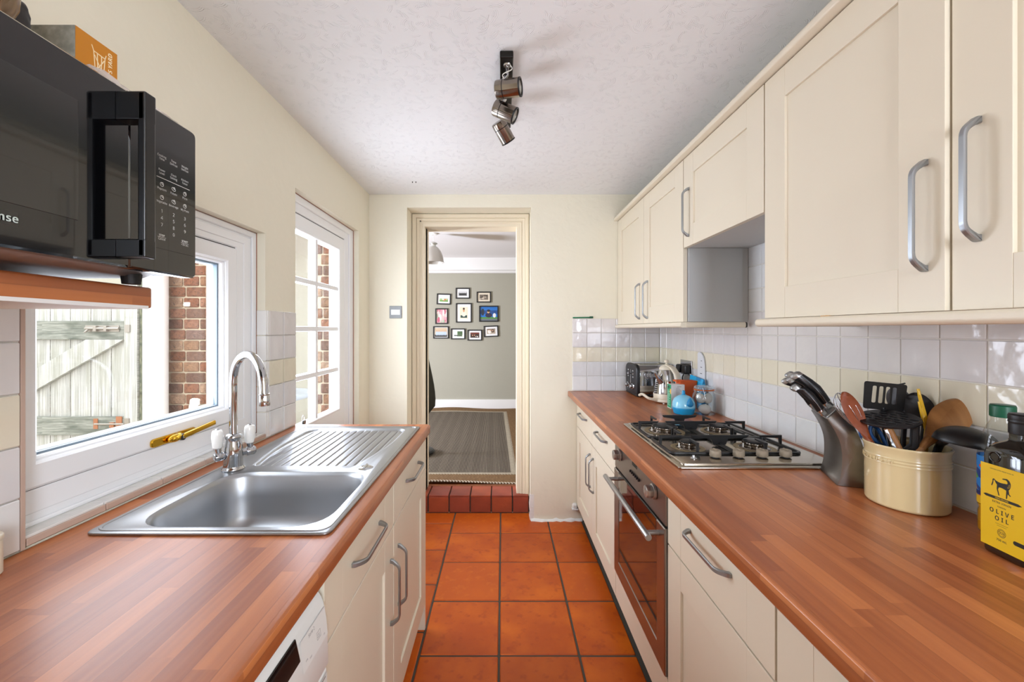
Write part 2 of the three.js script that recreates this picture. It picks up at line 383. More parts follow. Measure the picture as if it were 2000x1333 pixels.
// rough plaster left at the foot of the end wall beside the step
{
  seed = 8; const rings = [];
  for (let i = 0; i <= 14; i++) { const x = 0.195 + i * 0.0255, a = rr(0.010, 0.03), h = rr(0.006, 0.016); rings.push([[x, 0, -2.85], [x, 0, -2.845 + a], [x, h * 0.7, -2.845 + a * 0.8], [x, h, -2.845 + a * 0.3], [x, h * 1.5, -2.85]]); }
  const up = []; for (let i = 0; i <= 6; i++) { const y = i * 0.03, a = rr(0.006, 0.014); up.push([[0.196, y, -2.85], [0.196 - a, y, -2.86], [0.196 - a * 0.4, y, -2.842], [0.196 + a, y, -2.841], [0.22, y, -2.846]]); }
  struct('trim_2', [loft(rings), loft(up)], std({ color: '#ecebe6', roughness: 0.9, bumpMap: again(texPlaster, 12, 12), bumpScale: 0.004 }));
}
// frame and lining of the doorway
const archZ = (x0, x1, yt, w, d0, d1, bv = 0.002) => plateZ([[x0, 0.0], [x0 + w, 0.0], [x0 + w, yt - w], [x1 - w, yt - w], [x1 - w, 0.0], [x1, 0.0], [x1, yt], [x0, yt]], d0, d1, bv);
const doorway = struct('trim_1', [
  archZ(-0.666, 0.195, 2.179, 0.094, 2.998, 3.16), archZ(-0.664, 0.193, 2.177, 0.03, 2.986, 3.0, 0.004), archZ(-0.632, 0.165, 2.147, 0.022, 2.99, 3.0, 0.004), archZ(-0.6, 0.14, 2.12, 0.012, 2.993, 3.0, 0.003),
  archZ(-0.590, 0.133, 2.108, 0.018, 3.04, 3.10, 0.002),
], M.trim);
obj('hinge_hook', [cyl([-0.60, 2.12, -2.985], [-0.60, 2.12, -2.972], 0.004)], M.blackSatin, doorway);

// next room
struct('wall_far', box(-3.4, 1.1, 0, 2.5, 6.25, 6.4, 0), M.farWall);
struct('trim_3', [box(-3.3, 1.0, 2.20, 2.43, 6.236, 6.25, 0)], M.white);
struct('trim_4', [sweep(roundPoly([[0, 0], [0.035, 0.008], [0.045, 0.03], [0.02, 0.055], [0, 0.06]], 0.008), [[-3.3, 2.185, -6.25], [1.0, 2.185, -6.25]])], M.white);
struct('baseboard_far', [box(-3.3, 1.0, 0.118, 0.262, 6.226, 6.25, 0.006)], M.white);
struct('wall_far_right', box(1.0, 1.1, 0, 2.5, 3.145, 6.3, 0), M.farWall);
struct('wall_far_left', plateX(rect(3.0, 0, 6.3, 2.5), -3.4, -3.25, 0, [rect(3.70, 0.8, 4.20, 1.35)]), M.farWall);
struct('window_3', plateX(rect(3.70, 0.8, 4.20, 1.35), -3.36, -3.3, 0.003, [rect(3.74, 0.84, 4.16, 1.31)]), M.upvc);
struct('wall_far_near', box(-3.4, -1.06, 0, 2.6, 2.9, 3.0, 0), M.farWall);

// ---- glazed wall tiles, hand-made look: every tile a piece
seed = 99;
const tileGeos = [0, 1, 2, 3].map((k) => { const b = cbox(0.0975, 0.0975, 0.009, 0.0018), uv = b.attributes.uv; for (let i = 0; i < uv.count; i++) uv.setXY(i, uv.getX(i) + k * 0.27, uv.getY(i) + k * 0.39); return b; });
const tileMat = (c) => phy({ color: c, roughness: 0.13, clearcoat: 0.5, clearcoatRoughness: 0.06, bumpMap: again(texWave, 4.2, 4.2), bumpScale: 0.006 });
const tileMats = [['#e6e5e2', '#e4e4e3'], ['#dddcdb', '#dfdcdb'], ['#e6dec8', '#e3dac2'], ['#dcd7d5', '#deD9d5'], ['#ded8d4', '#e0dad6'], ['#e5e2dc', '#e2dfda']].map((r) => r.map(tileMat));
function cutTile(w, h) { const b = cbox(w, h, 0.009, 0.0018); return b; }
const tileCache = new Map();
const tileGeo = (w, h) => { if (w > 0.0965 && h > 0.0965) return tileGeos[Math.floor(rnd() * 4)]; const k = w.toFixed(3) + h.toFixed(3); if (!tileCache.has(k)) tileCache.set(k, cutTile(w, h)); return tileCache.get(k); };
const tint = (row) => tileMats[row % 6][Math.floor(rnd() * 2)];
// right wall
obj('grout', box(1.0925, 1.0985, Wl, 1.72, -0.6, 2.845, 0), M.grout, wallRight);
for (let k = -12; k <= 13; k++) {
  const d0 = 1.62 + (k - 0) * 0.1, d1 = Math.min(d0 + 0.1, 2.843); if (d1 - d0 < 0.01) continue;
  const rows = d0 > 1.2 && d0 < 1.85 ? 8 : 5;
  for (let r = 0; r < rows; r++) place('wall_tile', tileGeo(d1 - d0 - 0.0025, 0.0975), tint(r), wallRight, [1.0945 + rr(-0.0004, 0.0004), Wl + 0.003 + r * 0.1 + 0.05, -(d0 + d1) / 2], [rr(-0.006, 0.006), -Math.PI / 2 + rr(-0.007, 0.007), 0]);
}
// end wall, behind the toaster
obj('grout', box(0.483, 1.0975, Wl, 1.406, 2.8405, 2.846, 0), M.grout, wallEnd);
for (let k = 0; k < 7; k++) {
  const x0 = 0.484 + k * 0.1005, x1 = Math.min(x0 + 0.1005, 1.089); if (x1 - x0 < 0.005) continue;
  for (let r = 0; r < 5; r++) place('wall_tile', tileGeo(x1 - x0 - 0.0025, 0.0975), tint(r), wallEnd, [(x0 + x1) / 2, Wl + 0.003 + r * 0.1 + 0.05, -2.840], [rr(-0.005, 0.005), rr(-0.005, 0.005), 0]);
}
// left wall: beside the window and between window and door, and the narrow row in the window reveal
obj('grout', [box(-0.9325, -0.9285, Wl, 1.405, -0.2, 0.788, 0), box(-0.9325, -0.9285, Wl, 1.405, 1.604, 1.831, 0)], M.grout, wallLeft);
for (const [lo, hi] of [[0.687, 0.782], [0.586, 0.684], [0.485, 0.583], [0.384, 0.482], [1.618, 1.716], [1.719, 1.829]]) for (let r = 0; r < 5; r++)
  place('wall_tile', tileGeo(hi - lo - 0.001, 0.0975), tint(r), wallLeft, [-0.9265, Wl + 0.003 + r * 0.1 + 0.05, -(lo + hi) / 2], [rr(-0.006, 0.006), Math.PI / 2 + rr(-0.006, 0.006), 0]);
for (let r = 0; r < 5; r++) {
  place('wall_tile', tileGeo(0.038, 0.0975), tileMats[5][0], wallLeft, [-0.944, Wl + 0.003 + r * 0.1 + 0.05, -1.6015], [0, 0, 0]);
  place('wall_tile', tileGeo(0.012, 0.0975), tileMats[5][0], wallLeft, [-0.9265, Wl + 0.003 + r * 0.1 + 0.05, -1.6105], [0, Math.PI / 2, 0]);
}
const rawEdge = std({ color: '#c5ab9a', roughness: 0.9 });
obj('tile_edge', box(-0.9305, -0.9235, Wl + 0.001, 1.404, 0.783, 0.791, 0.001), rawEdge, wallLeft);
// window sill: white tiles with raw clay edges
const sill = struct('trim_5', box(-0.97, -0.934, 0.9, 0.917, 0.792, 1.598, 0), M.grout);
for (let i = 0; i < 5; i++) {
  const d0 = 0.795 + i * 0.1605, w = i === 4 ? 0.160 : 0.158;
  place('sill_tile', cbox(w, 0.008, 0.044, 0.0015), tileMats[5][i % 2], sill, [-0.952, 0.922, -(d0 + w / 2)], [0, Math.PI / 2, 0.0]);
  place('sill_edge', cbox(w, 0.014, 0.006, 0.001), rawEdge, sill, [-0.9285, 0.9145, -(d0 + w / 2)], [0, Math.PI / 2, 0.0]);
}

// ---- kitchen window: white plastic frame, opening sash, glazing, gold handle
const win = structGroup('window_1');
obj('frame', [
  plateX(rect(0.72, 0.925, 1.60, 1.707), -1.04, -0.972, 0.004, [rect(0.79, 0.997, 1.49, 1.628)]),
  plateX(rect(0.72, 0.925, 1.60, 1.707), -0.973, -0.9645, 0.003, [rect(0.75, 0.935, 1.575, 1.685)]),
  plateX(rect(0.76, 0.95, 1.57, 1.68), -0.974, -0.969, 0.002, [rect(0.79, 0.999, 1.53, 1.65)]),
], M.upvc, win);
obj('weather_seal', ringX(0.785, 1.494, 0.992, 1.632, 0.012, -1.02, -0.976, 0), M.seal, win);
const sash = obj('sash', [ringX(0.793, 1.4855, 1.0005, 1.6235, 0.056, -1.03, -0.964, 0.006), ringX(0.845, 1.434, 1.052, 1.572, 0.012, -1.02, -0.974, 0.004)], M.upvc, win);
obj('outer_bead', ringX(0.85, 1.43, 1.056, 1.568, 0.016, -1.028, -1.004, 0.003), M.upvc, sash);
obj('spacer_bar', ringX(0.852, 1.427, 1.058, 1.565, 0.011, -1.003, -0.991, 0), std({ color: '#7d8c98', roughness: 0.4, metalness: 0.4 }), sash);
obj('glass', box(-0.998, -0.9965, 1.055, 1.569, 0.848, 1.431, 0), M.glass, sash);
{
  const y = 1.0, zc = 1.19;
  const plate = extr(roundPoly(rect(1.115, 0.9985, 1.275, 1.0215), 0.010), 0.008, [-0.965, 0.006, 0], dzA, yB, xC, 0.002);
  const lever = sweep(roundPoly([[-0.007, -0.005], [0.007, -0.005], [0.007, 0.005], [-0.007, 0.005]], 0.003), [[-0.950, 1.014, -1.165], [-0.940, 1.016, -1.20], [-0.934, 1.023, -1.25], [-0.932, 1.03, -1.32]], [1, 0, 0]);
  const boss = cyl([-0.960, 1.015, -1.20], [-0.942, 1.016, -1.20], 0.0125, 0.010, 20, 0.003);
  const h = obj('handle', [plate, lever, boss, new THREE.SphereGeometry(0.0115, 16, 10).scale(0.9, 1, 2.2).translate(-0.950, 1.015, -1.185)], M.brass, win, 'gold window handle');
  obj('lock_barrel', [cyl([-0.945, 1.0145, -1.2], [-0.936, 1.0145, -1.2], 0.010, 0.0095, 18, 0.001)], M.blackSatin, h);
  obj('key_slot', [cyl([-0.937, 1.0145, -1.2], [-0.9352, 1.0145, -1.2], 0.004, 0.004, 12, 0.0004)], M.chrome, h);
}

// ---- glazed garden door
const door1 = structGroup('door_1');
obj('door_frame', [
  plateX([[1.70, 0], [1.77, 0], [1.77, 1.887], [2.524, 1.887], [2.524, 0], [2.64, 0], [2.64, 1.967], [1.70, 1.967]], -1.045, -0.976, 0.003),
  plateX([[1.70, 0], [1.72, 0], [1.72, 1.93], [2.58, 1.93], [2.58, 0], [2.64, 0], [2.64, 1.967], [1.70, 1.967]], -0.978, -0.9665, 0.003),
], M.upvc, door1);
obj('weather_seal', ringX(1.764, 2.53, 0.0, 1.893, 0.012, -1.03, -0.984, 0), M.seal, door1);
const leafHoles = [rect(1.86, 0.857, 2.43, 1.808)];
const leaf = obj('door_leaf', [plateX(rect(1.7735, 0.01, 2.5185, 1.8825), -1.035, -0.975, 0.004, leafHoles), ringX(1.853, 2.437, 0.85, 1.815, 0.014, -1.02, -0.9695, 0.004), ringX(1.87, 2.42, 0.16, 0.74, 0.014, -0.99, -0.9695, 0.004)], M.upvc, door1);
const bars = [box(-1.015, -0.976, 0.857, 1.808, 2.131, 2.159, 0.004)];
for (const y of [1.095, 1.333, 1.570]) bars.push(box(-1.0145, -0.9765, y - 0.013, y + 0.013, 1.86, 2.43, 0.004));
obj('glazing_bars', bars, M.upvc, leaf);
for (let c = 0; c < 2; c++) for (let r = 0; r < 4; r++) {
  const ys = [0.857, 1.095, 1.333, 1.570, 1.808], ds = [1.86, 2.145, 2.43];
  obj('pane', box(-0.9985, -0.997, ys[r] + 0.001, ys[r + 1] - 0.001, ds[c] + 0.001, ds[c + 1] - 0.001, 0), M.glass, leaf);
}
obj('lock_plate', [box(-0.976, -0.9655, 0.78, 0.99, 1.80, 1.832, 0.003)], M.chrome, leaf);

// light switch on the end wall
{
  const t = thing('light_switch', 'square chrome light switch on the cream wall left of the doorway', 'switch', [-0.745, 1.408, -2.845]);
  obj('plate', box(-0.788, -0.702, 1.408, 1.494, 2.838, 2.845, 0.002), M.switchMetal, t);
  obj('insert', box(-0.776, -0.714, 1.432, 1.468, 2.8365, 2.84, 0.001), M.ceramicWhite, t, 'white switch insert');
  for (const x of [-0.773, -0.744]) obj('rocker', box(x, x + 0.026, 1.436, 1.464, 2.834, 2.838, 0.002), M.ceramicWhite, t);
}
// small white clip low on the end wall
{
  const t = thing('pipe_clip', 'small white round plastic clip low on the end wall by the cabinet', 'clip', [0.50, 0.085, -2.845]);
  obj('dome', [cyl([0.50, 0.105, -2.846], [0.50, 0.105, -2.815], 0.02, 0.014, 18, 0.005)], M.whiteGood, t);
  obj('foot', [box(0.478, 0.522, 0.083, 0.093, 2.81, 2.846, 0.003)], M.whiteGood, t);
}

// ---------------------------------------------------------------- fitted furniture: shared parts
// D-shaped bar handle, ctr = middle of its feet on the door face; s = -1 for doors facing +x (left run), +1 for doors facing -x (right run)
function handleGeo(L, vertical, ctr, s, w = 0.011, out = 0.031) {
  const h = L / 2, pts = roundPoly([[-h - 0.006, 0], [-h - 0.006, 0.008], [-h + 0.014, out], [h - 0.014, out], [h + 0.006, 0.008], [h + 0.006, 0], [h - 0.006, 0], [h - 0.006, 0.005], [h - 0.019, out - 0.0065], [-h + 0.019, out - 0.0065], [-h + 0.006, 0.005], [-h + 0.006, 0]], [0.001, 0.008, 0.014, 0.014, 0.008, 0.001, 0.001, 0.006, 0.01, 0.01, 0.006, 0.001], 4);
  const A = vertical ? [0, 1, 0] : [0, 0, -1], B = [-s, 0, 0], C = vertical ? [0, 0, -1] : [0, 1, 0];
  const O = [ctr[0] - C[0] * w / 2, ctr[1] - C[1] * w / 2, ctr[2] - C[2] * w / 2];
  return extr(pts, w, O, A, B, C, 0.0018);
}
// shaker front: two stiles, two rails (each piece with its own fine edge) and a recessed panel
function doorFrame(x, s, d0, d1, y0, y1, st = 0.09, rl = 0.088) {
  const xa = x, xb = x + s * 0.019, b = 0.0011;
  return [box(xa, xb, y0, y1, d0, d0 + st, b), box(xa, xb, y0, y1, d1 - st, d1, b), box(xa + s * 0.0003, xb, y0, y0 + rl, d0 + st, d1 - st, b), box(xa + s * 0.0003, xb, y1 - rl, y1, d0 + st, d1 - st, b)];
}
function addDoor(t, x, s, d0, d1, y0, y1, handleAt, mat = M.handle, L = 0.19, st, rl) {
  const d = obj('door', doorFrame(x, s, d0, d1, y0, y1, st, rl), M.cream, t);
  const a = st ?? 0.09, r = rl ?? 0.088;
  obj('panel', box(x + s * 0.0075, x + s * 0.016, y0 + r - 0.003, y1 - r + 0.003, d0 + a - 0.003, d1 - a + 0.003, 0.0008), M.cream, d);
  if (handleAt) obj('handle', handleGeo(L, true, [x, handleAt[1], -handleAt[0]], s), mat, d, 'brushed metal bar handle');
  return d;
}
function addDrawer(t, x, s, d0, d1, y0, y1, hd, hy, mat = M.handle, L = 0.2) {
  const st = 0.09, b = 0.0011, xb = x + s * 0.019;
  const d = obj('drawer', [box(x, xb, y0, y1, d0, d0 + st, b), box(x, xb, y0, y1, d1 - st, d1, b), box(x + s * 0.0003, xb, y0, y1, d0 + st, d1 - st, b)], M.cream, t);
  obj('handle', handleGeo(L, false, [x, hy, -hd], s), mat, d, 'brushed metal bar handle');
  return d;
}
// post-formed worktop: a front edge rounded top and bottom
function worktopProfile(front, back, s) {   // polygon in (x, y)
  const t = 0.038, y1 = Wl, y0 = Wl - t, pts = [[front, y0], [front, y1], [back, y1], [back, y0]];
  return roundPoly(pts, [0.008, 0.012, 0, 0], 5);
}

// ---------------------------------------------------------------- left run
// worktop with the sink cut into it
{
  const t = thing('worktop', 'glossy wood-strip worktop under the window holding the steel sink', 'worktop', [-0.6255, Wl - 0.038, -0.6]);
  const hole = roundPoly(rect(-0.853, 0.858, -0.373, 1.765), 0.02, 4);
  obj('board', plateY(roundPoly([[-0.925, -0.7], [-0.338, -0.7], [-0.338, 1.838], [-0.925, 1.838]], 0.001), Wl - 0.038, Wl, 0, [hole]), M.wood, t);
  obj('front_edge', [plateZ(worktopProfile(-0.325, -0.3385, 1).reverse(), -0.7, 1.826, 0), plateY([[-0.3385, 1.826], [-0.325, 1.826], [-0.335, 1.838], [-0.3385, 1.838]], Wl - 0.036, Wl - 0.001, 0.001)], M.woodEdge, t, 'rounded front edge');
}
// base cabinets under the sink
function leftCabinet(label, d0, d1, handleEnd, end) {
  const t = thing('base_cabinet', label, 'cabinet', [FL, 0, -(d0 + d1) / 2]);
  obj('carcass', [box(FL - 0.56, FL - 0.0205, 0.12, 0.862, d0 + 0.001, d0 + 0.018, 0), box(FL - 0.56, FL - 0.0205, 0.12, 0.862, d1 - 0.018, d1 - 0.001, 0), box(FL - 0.56, FL - 0.0205, 0.12, 0.138, d0 + 0.018, d1 - 0.018, 0), box(FL - 0.56, FL - 0.548, 0.12, 0.68, d0 + 0.018, d1 - 0.018, 0)], M.creamEdge, t);
  if (end) obj('end_panel', box(FL - 0.56, FL - 0.002, 0.0, 0.863, d1, d1 + 0.016, 0.001), M.cream, t);
  addDrawer(t, FL, -1, d0 + 0.0015, d1 - 0.0015, 0.719, 0.861, (d0 + d1) / 2, 0.795);
  addDoor(t, FL, -1, d0 + 0.0015, d1 - 0.0015, 0.118, 0.714, [handleEnd, 0.53]);
  obj('plinth', box(FL - 0.065, FL - 0.05, 0.002, 0.119, d0, d1, 0), M.creamEdge, t);
  return t;
}
leftCabinet('cream cabinet at the far end of the left run, under the drainer', 1.281, 1.806, 1.333, true);
leftCabinet('cream cabinet under the sink bowl, next to the washing machine', 0.781, 1.278, 1.243, false);

// sink
{
  const t = thing('sink', 'stainless steel sink with one bowl and ribbed drainer under the window', 'sink', [-0.613, Wl, -1.31]);
  const bowl = roundPoly(rect(-0.800, 0.872, -0.388, 1.205), 0.085, 8), bowlIn = roundPoly(rect(-0.797, 0.875, -0.391, 1.202), 0.083, 8);
  const dr = roundPoly([[-0.775, 1.262], [-0.455, 1.262], [-0.408, 1.50], [-0.408, 1.735], [-0.812, 1.735], [-0.812, 1.45]], [0.02, 0.02, 0.10, 0.05, 0.07, 0.12], 6);
  obj('deck', plateY(roundPoly(rect(-0.868, 0.843, -0.358, 1.779), 0.022, 5), Wl + 0.0002, Wl + 0.006, 0.0025, [bowl, dr], 3), M.steel, t);
  // raised lip around the outside
  const lip = roundPoly(rect(-0.857, 0.855, -0.369, 1.767), 0.03, 5).map(([x, d]) => [x, Wl + 0.0062, -d]);
  obj('rim', sweep([[-0.004, -0.001], [-0.002, 0.0014], [0.002, 0.0014], [0.004, -0.001]], lip, [0, 1, 0], true), M.steel, t);
  const rings = [], steps = [[0, 0.006], [0.002, 0.0045], [0.005, 0.001], [0.008, -0.006], [0.014, -0.06], [0.020, -0.11], [0.03, -0.135], [0.05, -0.147], [0.085, -0.151]];
  for (const [off, y] of steps) rings.push(roundPoly(rect(-0.802 + off, 0.870 + off, -0.386 - off, 1.207 - off), Math.max(0.087 - off * 0.4, 0.03), 8).map(([x, d]) => [x, Wl + y, -d]));
  const bas = obj('bowl', loft(rings, false, true, 1.2), M.basin, t);
  const drn = obj('drain', [lathe([[0, 0.002], [0.018, 0.002], [0.03, 0.0035], [0.043, 0.0025], [0.045, 0]], -0.594, Wl - 0.1508, -1.04, 32)], M.chrome, bas);
  // ribbed drainer: a pressed sheet
  const NX = 340, NZ = 70, gx0 = -0.82, gx1 = -0.40, gd0 = 1.252, gd1 = 1.743, pos = [], idx = [], poly = dr;
  const inside = (x, d) => { let c = false, best = 9; for (let i = 0, j = poly.length - 1; i < poly.length; j = i++) { const [xi, yi] = poly[i], [xj, yj] = poly[j]; if ((yi > d) !== (yj > d) && x < (xj - xi) * (d - yi) / (yj - yi) + xi) c = !c; const L2 = (xj - xi) ** 2 + (yj - yi) ** 2, tt = clamp(((x - xi) * (xj - xi) + (d - yi) * (yj - yi)) / (L2 || 1), 0, 1); best = Math.min(best, Math.hypot(x - xi - tt * (xj - xi), d - yi - tt * (yj - yi))); } return c ? best : -best; };
  const ribs = []; for (let i = 0; i < 13; i++) ribs.push(-0.785 + i * 0.0288);
  for (let j = 0; j <= NZ; j++) for (let i = 0; i <= NX; i++) {
    const x = lerp(gx0, gx1, i / NX), d = lerp(gd0, gd1, j / NZ), e = inside(x, d);
    let y = 0.0052 - 0.0062 * sstep(-0.002, 0.012, e) - 0.003 * (1 - (d - gd0) / (gd1 - gd0)) * sstep(0.0, 0.02, e);
    let rib = 0; for (const r of ribs) rib = Math.max(rib, 1 - Math.abs(x - r) / 0.0042);
    const lim = sstep(0.014, 0.024, e);
    y -= 0.0032 * Math.max(0, rib) ** 0.7 * lim;
    pos.push(x, Wl + y, -d);
  }
  for (let j = 0; j < NZ; j++) for (let i = 0; i < NX; i++) { const a = j * (NX + 1) + i, b = a + 1, c = a + NX + 1, d = c + 1; const cx = lerp(gx0, gx1, (i + 0.5) / NX), cd = lerp(gd0, gd1, (j + 0.5) / NZ); if (inside(cx, cd) > -0.004) idx.push(a, b, d, a, d, c); }
  const g = new THREE.BufferGeometry(); g.setAttribute('position', new THREE.Float32BufferAttribute(pos, 3)); g.setIndex(idx); g.computeVertexNormals();
  obj('drainer', uvBox(g.toNonIndexed()), M.steel, t);
  obj('waste_knob', [lathe([[0, 0.004], [0.010, 0.005], [0.017, 0.003], [0.021, 0.001], [0.023, 0]], -0.418, Wl + 0.006, -1.245, 28), box(-0.4215, -0.4145, Wl + 0.008, Wl + 0.014, 1.229, 1.261, 0.003)], M.chrome, t);
  const mark = canvas(256, 64, (c, w, h) => { c.fillStyle = '#c4c5c6'; c.fillRect(0, 0, w, h); c.fillStyle = '#1d1e20'; c.font = 'italic bold 44px sans-serif'; c.textAlign = 'center'; c.fillText('Franke', w / 2, 46); });
  obj('maker_mark', print(0.045, 0.011, [-0.61, Wl + 0.0066, -1.232], 'y'), std({ map: mark, metalness: 0.6, roughness: 0.35 }), t);
}
// mixer tap
{
  const X = -0.812, D = 1.232, t = thing('mixer_tap', 'tall chrome swan-neck mixer tap with two white lever handles', 'tap', [X, Wl + 0.006, -D]);
  const y = Wl + 0.006;
  obj('base', lathe([[0, 0], [0.031, 0], [0.031, 0.004], [0.0275, 0.008], [0.026, 0.012], [0.0255, 0.04], [0.0245, 0.064], [0.0205, 0.084], [0.0195, 0.092], [0.0225, 0.094], [0.0225, 0.101], [0.018, 0.106], [0.0105, 0.108], [0, 0.108]], X, y, -D, 40), M.chrome, t);
  const dir = [0.168, -0.13], pts = []; // towards the bowl
  const top = 1.17, R = 0.106 ;
  pts.push([X, y + 0.1, -D], [X, y + 0.17, -D], [X, top - 0.03, -D]);
  for (let k = 0; k <= 10; k++) { const a = Math.PI * (1 - k / 10), f = (1 + Math.cos(a)) / 2; pts.push([X + dir[0] * f, top + Math.sin(a) * 0.088, -(D + dir[1] * f)]); }
  pts.push([X + dir[0] * 1.01, top - 0.02, -(D + dir[1] * 1.01)]);
  obj('spout', tube(pts, 0.0112, 90, 18), M.chrome, t);
  const ex = X + dir[0] * 1.01, ed = D + dir[1] * 1.01;
  obj('nozzle', [cyl([ex, top - 0.017, -ed], [ex + 0.0015, top - 0.046, -ed + 0.001], 0.0125, 0.0135, 24, 0.002), cyl([ex, top - 0.012, -ed], [ex, top - 0.018, -ed], 0.0132, 0.0132, 24, 0.002)], M.chrome, t);
  const ax = [0.66, 0.75];                                          // the cross arm (x, d)
  for (const s of [-1, 1]) {
    const ks = s < 0 ? 0.84 : 1, p = (k0) => { const k = k0 < 0.02 ? k0 : k0 * ks; return [X + ax[0] * k * s, y + 0.046, -(D + ax[1] * k * s)]; };
    obj('arm', [cyl(p(0.015), p(0.034), 0.0105, 0.0105, 22), cyl(p(0.034), p(0.057), 0.0135, 0.0135, 24, 0.002), cyl(p(0.057), p(0.060), 0.0105, 0.010, 20, 0.001)], M.chrome, t);
    const [hx, hy, hz] = p(0.046);
    const lv = obj('lever', lathe([[0, 0], [0.0105, 0], [0.0125, 0.004], [0.0145, 0.022], [0.0155, 0.036], [0.0145, 0.048], [0.0115, 0.054], [0, 0.056]], hx - 0.003, hy + 0.024, hz, 28), M.ceramicWhite, t, 'white ceramic lever');
    obj('collar', [cyl([hx, hy + 0.005, hz], [hx - 0.003, hy + 0.026, hz], 0.008, 0.0095, 20)], M.chrome, lv);
    obj('cap', [lathe([[0, 0.003], [0.005, 0.0025], [0.0062, 0]], hx - 0.003, hy + 0.0795, hz, 18)], M.chrome, lv);
  }
}
// washing machine
{
  const d1 = 0.768, d0 = 0.172, t = thing('washing_machine', 'white washing machine with a black display under the left worktop', 'washing machine', [-0.62, 0, -(d0 + d1) / 2]);
  obj('body', box(-0.91, -0.36, 0.012, 0.85, d0, d1, 0.006), M.whiteGood, t);
  const prof = roundPoly([[-0.37, 0.705], [-0.326, 0.705], [-0.329, 0.79], [-0.338, 0.83], [-0.352, 0.848], [-0.37, 0.85]], [0, 0.004, 0.03, 0.03, 0.006, 0], 5);
  const pn = obj('control_panel', plateZ(prof, d0 + 0.001, d1, 0.004), M.whiteGood, t);
  obj('door_front', box(-0.37, -0.328, 0.10, 0.702, d0 + 0.001, d1, 0.008), M.whiteGood, t);
  obj('detergent_drawer', plateZ(prof.map(([x, y]) => [x + 0.0012, y]), d0 + 0.03, 0.43, 0.003), M.whiteGood, t);
  // glossy display, lies on the slope of the panel
  const tilt = Math.atan2(0.009, 0.04);
  const disp = obj('display', [box(-0.002, 0.002, -0.019, 0.019, -0.08, 0.08, 0.0015).rotateZ(tilt).translate(-0.3335, 0.809, -0.583)], M.blackGloss, t);
  const txt = canvas(512, 256, (c, w, h) => {
    c.fillStyle = '#e6e5e1'; c.fillRect(0, 0, w, h); c.fillStyle = '#55555a'; c.font = '40px sans-serif'; c.fillText('Serie 2', 150, 60);
    c.strokeStyle = '#55555a'; c.lineWidth = 3; c.strokeRect(300, 120, 74, 60); c.font = '18px sans-serif'; c.fillText('START', 308, 150); c.fillText('PAUSE', 308, 170);
    c.fillText('SPIN', 60, 200); c.fillText('TEMP', 130, 225); c.fillText('ON', 430, 220);
  });
  obj('printed_text', [print(0.092, 0.052, [0, 0, 0], 'x').rotateZ(0.12).translate(-0.3295, 0.789, -0.716)], std({ map: txt, roughness: 0.35 }), pn);
  const lab = canvas(256, 256, (c, w, h) => { c.fillStyle = '#e4e2dd'; c.fillRect(0, 0, w, h); c.fillStyle = '#4b4341'; seed = 4; for (let i = 0; i < 13; i++) c.fillRect(20, 14 + i * 18, rr(90, 215), 9); });
  obj('sticker', print(0.055, 0.06, [-0.3265, 0.665, -0.732], 'x'), std({ map: lab, roughness: 0.5 }), t);
  for (const [x, d] of [[-0.86, d0 + 0.05], [-0.86, d1 - 0.05], [-0.41, d0 + 0.05], [-0.41, d1 - 0.05]]) obj('foot', cyl([x, 0, -d], [x, 0.013, -d], 0.02), M.blackSatin, t);
}
// shelf with the microwave
{
  const t = thing('wall_shelf', 'thick wooden shelf on the left wall carrying the black microwave', 'shelf', [-0.768, 1.366, -0.2]);
  const pts = roundPoly([[-0.93, -0.35], [-0.612, -0.35], [-0.612, 0.716], [-0.93, 0.716]], [0, 0, 0.008, 0], 4);
  obj('board', plateY(pts, 1.3665, 1.403, 0.004, [], 3), M.wood, t);
  obj('underside', plateY(pts.map(([x, d]) => [x - 0.008, d - 0.008]), 1.3655, 1.3668, 0), std({ color: '#cbb091', roughness: 0.7 }), t, 'pale unfinished underside');
  obj('edge_strip', box(-0.617, -0.6118, 1.3653, 1.371, -0.34, 0.706, 0.0005), M.white, t, 'white strip along the lower front edge');
  for (const d of [0.05, 0.3]) obj('bracket', [box(-0.93, -0.72, 1.357, 1.3655, d, d + 0.02, 0.001), box(-0.93, -0.925, 1.27, 1.3655, d, d + 0.02, 0.001)], M.white, t);
}
